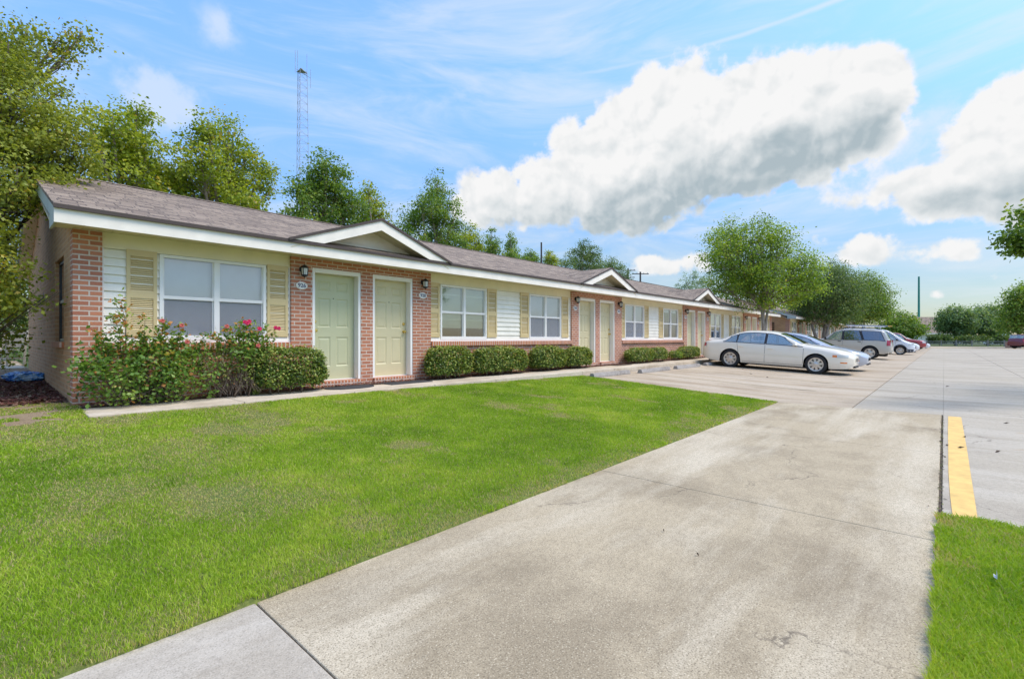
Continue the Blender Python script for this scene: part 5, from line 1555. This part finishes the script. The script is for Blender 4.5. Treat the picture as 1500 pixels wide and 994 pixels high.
# brick pier near the maroon car
p = ray(1478, 510, 66); pr = tag(empty('brick_pier', (p.x, p.y, -.44)), 'low brick pier with a flat cap left of the dark maroon wagon', 'pier')
q = MB(); q.box(-.45,.45,-.35,.35,0,.78); q.build('wall', M['brick'], pr)
q = MB(); q.box(-.5,.5,-.4,.4,.78,.86); q.build('cap', M['stop'], pr, bevel=.01)

# house with a big brown roof at the far end
d = 120; x, y = plan((1366-750)/FOC*d, d)
fb = tag(empty('far_house', (x, y, -.42)), 'distant house with a big plain brown roof behind the far trees', 'house', None)
fb.rotation_euler = (0,0, math.atan2(-FX, FY))
q = MB(); q.box(-7,5.5,-4.0,4.0,0,2.55); q.build('wall', M['siding'], fb)
q = MB(); q.prism([(-4.7,2.35),(0,6.35),(4.7,2.35),(4.7,2.6),(0,6.6),(-4.7,2.6)], 'x', -7.6, 6.1); q.build('roof', M['shingle'], fb)
q = MB(); q.prism([(-4.0,2.56),(4.0,2.56),(0,6.2)], 'x', -6.99, -6.8); q.prism([(-4.0,2.56),(4.0,2.56),(0,6.2)], 'x', 5.3, 5.49); q.build('gable_end', M['siding'], fb)
q = MB(); q.box(-7.6,6.1,-4.76,-4.71,2.28,2.55); q.build('fascia', M['fascia'], fb)
for xx in (-4,0,3.2):
    q = MB(); q.box(xx,xx+1.3,-4.05,-4.005,.9,2.0); w_ = q.build('window', M['white'], fb); q = MB(); q.box(xx+.08,xx+1.22,-4.07,-4.055,.98,1.92); q.build('pane', M['glassdark'], w_)
# pale shed glimpsed under the far crowns
d = 105; x, y = plan((1462-750)/FOC*d, d)
sh = tag(empty('far_shed', (x, y, -.42), math.atan2(-FX, FY)), 'small pale gabled outbuilding glimpsed under the far right tree', 'shed')
q = MB(); q.box(-1.8,1.8,-1.5,1.5,0,1.7); q.prism([(-1.8,1.7),(1.8,1.7),(0,2.9)], 'y', -1.5, 1.5); q.build('wall', M['white'], sh)
q = MB(); q.prism([(-2.0,1.62),(0,2.95),(2.0,1.62),(2.0,1.74),(0,3.08),(-2.0,1.74)], 'y', -1.7, 1.7); q.build('roof', M['shingle'], sh)

# garden chair on the back patio
p = ray(6, 541, 12.6); gc = tag(empty('garden_chair', (p.x, p.y, .14), -.75), 'weathered beige wooden garden chair on the little back patio', 'chair')
M['chairwood'] = painted('weathered_wood', (.46,.40,.31), .7, .2, scale=12)
for sx in (-.30,.30):
    q = MB(); q.tube([(sx,.22,0),(sx,.24,.42),(sx,.30,.68),(sx,.38,.92)], .028, 6); q.build('rear_leg', M['chairwood'], gc)
    q = MB(); q.tube([(sx,-.26,0),(sx,-.26,.60)], .028, 6); q.build('front_leg', M['chairwood'], gc)
    q = MB(); q.box(sx-.035,sx+.035,-.30,.27,.60,.63); q.build('armrest', M['chairwood'], gc)
q = MB()
for k in range(5): q.box(-.30,.30,-.26+.105*k,-.17+.105*k,.40,.425)
q.build('seat', M['chairwood'], gc)
q = MB()
for z, y in ((.52,.255),(.68,.30),(.86,.365)): q.box(-.28,.28,y-.012,y+.012,z-.045,z+.045)
q.build('backrest', M['chairwood'], gc)
q = MB(); q.box(-.3,.3,-.27,-.25,.16,.20); q.box(-.3,.3,.22,.24,.16,.20); q.build('stretcher', M['chairwood'], gc)

# crumpled blue plastic bag on the mulch
p = ray(36, 562, 8.9)
def bag():
    bm = bmesh.new(); bmesh.ops.create_icosphere(bm, subdivisions=4, radius=1)
    from mathutils import noise as mn
    for v in bm.verts:
        c = v.co.copy()
        k = 1 + .28*mn.noise(c*1.7+Vector((3,1,2))) + .16*abs(mn.noise(c*4.1))*2 - .1*mn.noise(c*9)
        v.co = Vector((c.x*.30*k, c.y*.20*k, max(-.01, (c.z*.105*k + .07))))
    me = bpy.data.meshes.new('plastic_bag'); bm.to_mesh(me); bm.free()
    o = bpy.data.objects.new('plastic_bag', me); COL.objects.link(o); return o
m, nt, bs = newmat('bag_plastic')
nn = noise(nt, coord(nt), 7, 3, .5)
nt.links.new(ramp(nt, nn, [(.42,(.01,.10,.42)),(.52,(.03,.22,.60)),(.60,(.42,.55,.68))]), bs.inputs['Base Color']); bs.inputs['Roughness'].default_value = .22
b_ = bag(); b_.data.materials.append(m); b_.location = (p.x, p.y, z_lawn(p.x, p.y)+.02); b_.rotation_euler = (0,0,-.8)
tag(b_, 'crumpled blue and white plastic bag on the red mulch by the end wall', 'bag')

# fallen leaves on the paving
M['deadleaf'] = painted('dead_leaf', (.085,.05,.028), .8, .3, scale=50)
for k, (px, py) in enumerate([(1407,656),(1413,640),(1388,652),(1462,662),(1474,620),(1360,742),(972,778),(1022,813),(1388,566),(1100,552),(1124,556),(1088,546)]):
    d = 1.268*FOC/(py-495.5); x, y = plan((px-750)/FOC*d, d)
    z = z_lot(y) + .003
    s = (.036 if k < 5 else .010) if k < 8 else .06
    mb = MB(); a = R.uniform(0,6); u = Vector((cos(a),sin(a),.12)); v = Vector((-sin(a),cos(a),.05))
    mb.add([u*-s, v*s*.45+Vector((0,0,.018)), u*s+Vector((0,0,.012)), v*-s*.45+Vector((0,0,.014)), Vector((0,0,.002))], [(0,4,1),(4,2,1),(0,3,4),(4,3,2)])
    tag(mb.build('fallen_leaf', M['deadleaf'], None, loc=(x,y,z)), 'small dry brown leaf lying on the concrete paving', 'leaf', 'dry leaves scattered on the paving')
M['grit'] = leaf_mat('joint_grit', (.05,.04,.03), (.14,.11,.07), (.20,.22,.06), .05, (.30,.22,.12), rough=.9)
# dirt and weeds in the joint beside the yellow line
def jp():
    x = 4.5 + R.random()*6.1
    return (x, .021 + R.gauss(0,.008), -.419 + R.random()*.006)
tag(chips('joint_debris', 420, jp, M['grit'], .013), kind='stuff')
p = ray(1458, 861, 2.45)
mb = MB(); mb.add([(-.022,-.006,0),(.022,-.005,.004),(.023,.006,.010),(-.02,.007,.008),(-.022,-.006,.03),(.022,-.005,.034)], [(0,1,2,3),(0,1,5,4)]); 
tag(mb.build('paper_scrap', M['white'], None, loc=(p.x,p.y,-.365)), 'white paper scrap lying in the right hand grass', 'litter')

# ------------------------------------------------------------------ sky, sun, camera
SUN_AZ, SUN_EL = math.atan2(-.78, .42), radians(58)    # direction towards the sun, in plan
def build_world():
    w = bpy.data.worlds.new('World'); S.world = w; w.use_nodes = True
    nt = w.node_tree; N = nt.nodes; Lk = nt.links
    bgn = N['Background']
    sky = N.new('ShaderNodeTexSky'); sky.sky_type = 'NISHITA'; sky.sun_disc = False
    sky.sun_elevation = SUN_EL; sky.sun_rotation = pi/2 - SUN_AZ; sky.air_density = 1.0; sky.dust_density = .6; sky.ozone_density = 2.0
    def math_(op, a, b=None, clamp=False, c=None):
        n = N.new('ShaderNodeMath'); n.operation = op; n.use_clamp = clamp
        for i, v in enumerate((a, b, c)):
            if v is None: continue
            if hasattr(v, 'is_output'): Lk.new(v, n.inputs[i])
            else: n.inputs[i].default_value = v
        return n.outputs[0]
    d = N.new('ShaderNodeTexCoord').outputs['Generated']
    sep = N.new('ShaderNodeSeparateXYZ'); Lk.new(d, sep.inputs[0])
    x, y, z = sep.outputs
    # azimuth measured from a fixed compass bearing, elevation
    bear = math.atan2(FY, FX)
    cx, sx = cos(bear), sin(bear)
    fwd = math_('ADD', math_('MULTIPLY', x, cx), math_('MULTIPLY', y, sx))
    side = math_('SUBTRACT', math_('MULTIPLY', x, sx), math_('MULTIPLY', y, cx))
    az = math_('ARCTAN2', side, fwd); el = math_('ARCSINE', z)
    def noise_at(scale, detail, rough, off=(0,0,0), stretch=(1,1,1), dist=0):
        mp = N.new('ShaderNodeMapping'); mp.inputs['Location'].default_value = off; mp.inputs['Scale'].default_value = stretch
        Lk.new(d, mp.inputs['Vector'])
        n = N.new('ShaderNodeTexNoise'); n.inputs['Scale'].default_value = scale; n.inputs['Detail'].default_value = detail
        n.inputs['Roughness'].default_value = rough; n.inputs['Distortion'].default_value = dist
        Lk.new(mp.outputs[0], n.inputs['Vector']); return n.outputs['Fac']
    n2 = noise_at(17, 6, .6); n0 = noise_at(5.0, 7, .6)
    def billow(off, scale, detail):
        mp = N.new('ShaderNodeMapping'); mp.inputs['Location'].default_value = off; Lk.new(d, mp.inputs['Vector'])
        wob = N.new('ShaderNodeTexNoise'); wob.inputs['Scale'].default_value = 9; wob.inputs['Detail'].default_value = 5; Lk.new(mp.outputs[0], wob.inputs['Vector'])
        sc = N.new('ShaderNodeVectorMath'); sc.operation = 'MULTIPLY_ADD'; Lk.new(wob.outputs['Color'], sc.inputs[0]); sc.inputs[1].default_value = (.075,.075,.075); Lk.new(mp.outputs[0], sc.inputs[2])
        v = N.new('ShaderNodeTexVoronoi'); v.feature = 'F1'; v.inputs['Scale'].default_value = scale; v.inputs['Detail'].default_value = detail; v.inputs['Roughness'].default_value = .52
        v.inputs['Lacunarity'].default_value = 2.1; v.normalize = True
        Lk.new(sc.outputs[0], v.inputs['Vector']); return math_('SUBTRACT', 1.0, v.outputs['Distance'])
    lf = Vector((-FY*.5, FX*.5, .9)).normalized()*.016
    n1 = billow((0,0,0), 8.5, 3); n1b = billow(tuple(lf), 8.5, 3)
    P = lambda px, py: (math.atan((px-750)/FOC), math.atan((495.5-py)/FOC*cos(math.atan((px-750)/FOC))))
    # heaps of cumulus: (px, py, half width, half height, weight) in the photograph's angles
    CL = [(800,285,120,48,1),(900,240,105,75,1),(985,205,90,72,1),(1000,165,80,80,1.1),(1110,165,110,70,1.1),(1225,162,105,66,1.1),(1285,140,45,44,1.0),(1010,255,170,55,1),(1150,210,130,60,1),(930,300,130,42,.9),(740,300,70,35,.9),
          (1440,215,75,75,.9),(1500,190,80,95,1),(1400,280,115,45,.95),(1500,270,90,60,1),
          (1270,365,56,34,.74),(1200,355,28,24,.66),(1385,368,66,28,.70),(960,390,52,20,.70),(1030,385,44,32,.70),(1460,405,22,15,.55),(1375,430,22,12,.5),
          (1090,395,60,22,.55),(860,322,90,26,.6),(1250,300,120,40,.35)]
    dens = None; base = None; hgt = None
    for px, py, w_, h_, wt in CL:
        a, e = P(px, py); ra = .97*(w_/FOC)*cos(a)**2; re = .95*(h_/FOC)*cos(a)
        u = math_('MULTIPLY', math_('SUBTRACT', az, a), 1/ra); v = math_('MULTIPLY', math_('SUBTRACT', el, e), 1/re)
        r2 = math_('ADD', math_('MULTIPLY', u, u), math_('MULTIPLY', v, v))
        g = math_('MULTIPLY', math_('POWER', 2.718, math_('MULTIPLY', r2, -.9)), wt)
        gv = math_('MULTIPLY', g, v)
        g = math_('POWER', g, 3.0)
        dens = g if dens is None else math_('ADD', dens, g)
        hgt = gv if hgt is None else math_('ADD', hgt, gv)
    dens = math_('MINIMUM', math_('POWER', dens, .3333), 1.25)
    rel = math_('ADD', math_('MULTIPLY', math_('SUBTRACT', n1, .68), 1.5), math_('ADD', math_('MULTIPLY', math_('SUBTRACT', n0, .5), 1.3), math_('MULTIPLY', math_('SUBTRACT', n2, .5), 1.1)))
    f = math_('ADD', dens, math_('MULTIPLY', rel, math_('MULTIPLY', dens, 2.2, True)))
    ss = N.new('ShaderNodeMapRange'); ss.interpolation_type = 'SMOOTHSTEP'; ss.inputs['From Min'].default_value = .36; ss.inputs['From Max'].default_value = .60
    Lk.new(f, ss.inputs['Value']); mask = ss.outputs[0]
    # thickness towards the middle and below turns the cloud grey, billows catch light on top
    thick = N.new('ShaderNodeMapRange'); thick.interpolation_type = 'SMOOTHSTEP'; thick.inputs['From Min'].default_value = .55; thick.inputs['From Max'].default_value = 2.05
    low = math_('MULTIPLY', hgt, -1.0)
    Lk.new(math_('ADD', f, math_('MULTIPLY', low, .95)), thick.inputs['Value'])
    bil = math_('MULTIPLY', math_('SUBTRACT', n1b, n1), 3.4)
    shade = math_('ADD', math_('MULTIPLY', thick.outputs[0], .86), bil, True)
    cr = N.new('ShaderNodeValToRGB'); e = cr.color_ramp.elements
    e[0].position = 0; e[0].color = (1.0,1.0,1.0,1); e[1].position = 1; e[1].color = (.46,.55,.60,1)
    m_ = e.new(.45); m_.color = (.80,.84,.86,1)
    Lk.new(shade, cr.inputs[0])
    # cirrus veils and one contrail
    ci = noise_at(2.6, 8, .62, off=(3,1,0), stretch=(1.0,1.0,5.5), dist=.9)
    cm = N.new('ShaderNodeMapRange'); cm.interpolation_type = 'SMOOTHSTEP'; cm.inputs['From Min'].default_value = .40; cm.inputs['From Max'].default_value = .78; cm.inputs['To Max'].default_value = .62
    Lk.new(ci, cm.inputs['Value'])
    a0, e0 = P(500,122); a1, e1 = P(1230,2)
    k = (e1-e0)/(a1-a0)
    ln = math_('SUBTRACT', el, math_('ADD', math_('MULTIPLY', math_('SUBTRACT', az, a0), k), math_('ADD', e0, math_('MULTIPLY', n2, .006))))
    ln = math_('MULTIPLY', ln, 1/.0040)
    tr = math_('POWER', 2.718, math_('MULTIPLY', math_('MULTIPLY', ln, ln), -1.0))
    fade = N.new('ShaderNodeMapRange'); fade.inputs['From Min'].default_value = a0; fade.inputs['From Max'].default_value = a1; fade.inputs['To Min'].default_value = .05; fade.inputs['To Max'].default_value = .62
    Lk.new(az, fade.inputs['Value'])
    tr = math_('MULTIPLY', math_('MULTIPLY', tr, fade.outputs[0]), math_('ADD', n1, .2))
    veil = math_('MAXIMUM', cm.outputs[0], tr)
    # thin shreds of cloud high on the left
    sd = None
    for px, py, w_, h_, wt in [(215,130,50,30,.8),(255,150,54,40,.8),(240,180,54,30,.6),(322,42,34,28,.75),(560,345,60,26,1.0),(1340,190,90,60,.8),(1300,290,130,40,.7)]:
        a, e_ = P(px, py); ra = (w_/FOC)*cos(a)**2; re = (h_/FOC)*cos(a)
        u = math_('MULTIPLY', math_('SUBTRACT', az, a), 1/ra); v = math_('MULTIPLY', math_('SUBTRACT', el, e_), 1/re)
        g = math_('MULTIPLY', math_('POWER', 2.718, math_('MULTIPLY', math_('ADD', math_('MULTIPLY', u, u), math_('MULTIPLY', v, v)), -1.0)), wt)
        sd = g if sd is None else math_('ADD', sd, g)
    sm = N.new('ShaderNodeMapRange'); sm.interpolation_type = 'SMOOTHSTEP'; sm.inputs['From Min'].default_value = .15; sm.inputs['From Max'].default_value = 1.15; sm.inputs['To Max'].default_value = .62
    Lk.new(math_('ADD', sd, math_('ADD', math_('MULTIPLY', math_('SUBTRACT', n0, .52), 2.2), math_('MULTIPLY', math_('SUBTRACT', n2, .5), 2.6))), sm.inputs['Value'])
    shred = math_('MULTIPLY', sm.outputs[0], math_('MULTIPLY', sd, 1.6, True))
    veil = math_('MAXIMUM', veil, shred)
    def mix(fac, a, b):
        n = N.new('ShaderNodeMix'); n.data_type = 'RGBA'; Lk.new(fac, n.inputs['Factor'])
        for s_, v in ((n.inputs[6], a), (n.inputs[7], b)):
            if hasattr(v, 'is_output'): Lk.new(v, s_)
            else: s_.default_value = (*v, 1)
        return n.outputs[2]
    def scale(c, k):
        n = N.new('ShaderNodeVectorMath'); n.operation = 'SCALE'; Lk.new(c, n.inputs[0]); n.inputs['Scale'].default_value = k; return n.outputs[0]
    hs = N.new('ShaderNodeHueSaturation'); hs.inputs['Saturation'].default_value = SKY_SAT; hs.inputs['Value'].default_value = SKY_VAL; hs.inputs['Hue'].default_value = SKY_HUE
    Lk.new(sky.outputs[0], hs.inputs['Color'])
    # thinner haze low down than the model's default air
    hz = N.new('ShaderNodeMapRange'); hz.interpolation_type = 'SMOOTHSTEP'; hz.inputs['From Min'].default_value = -.02; hz.inputs['From Max'].default_value = .62; hz.inputs['To Min'].default_value = .30; hz.inputs['To Max'].default_value = 1.05
    Lk.new(el, hz.inputs['Value'])
    clear = N.new('ShaderNodeVectorMath'); clear.operation = 'SCALE'; Lk.new(hs.outputs[0], clear.inputs[0]); Lk.new(hz.outputs[0], clear.inputs['Scale'])
    c = mix(veil, clear.outputs[0], (CLOUD*.86, CLOUD*.93, CLOUD*1.0))
    c = mix(mask, c, scale(cr.outputs[0], CLOUD))
    Lk.new(c, bgn.inputs['Color'])
    bgn.inputs['Strength'].default_value = SKY_STR
SKY_STR, SKY_SAT, SKY_VAL, SKY_HUE, CLOUD = .122, 1.16, 1.30, .502, 3.25
build_world()
sl = bpy.data.lights.new('sun', 'SUN'); sl.energy = 1.3; sl.angle = radians(24); sl.color = (1, .91, .78)
so_ = bpy.data.objects.new('sun', sl); COL.objects.link(so_)
dv = Vector((cos(SUN_AZ)*cos(SUN_EL), sin(SUN_AZ)*cos(SUN_EL), sin(SUN_EL)))
so_.rotation_euler = dv.to_track_quat('Z', 'Y').to_euler()

cam = bpy.data.cameras.new('camera'); co = bpy.data.objects.new('camera', cam); COL.objects.link(co)
co.location = (0, 0, EYE); co.rotation_euler = (pi/2, 0, -math.atan2(FX, FY))
cam.sensor_width = 36; cam.lens = 36*FOC/1500; cam.shift_y = -1.5/1500; cam.clip_start = .05; cam.clip_end = 5000
S.camera = co
S.view_settings.view_transform = 'Standard'; S.view_settings.look = 'None'; S.view_settings.exposure = 1.23; S.view_settings.gamma = 1
S.view_settings.use_curve_mapping = False
S.cycles.max_bounces = 6; S.cycles.transparent_max_bounces = 12
S.cycles.use_denoising = True
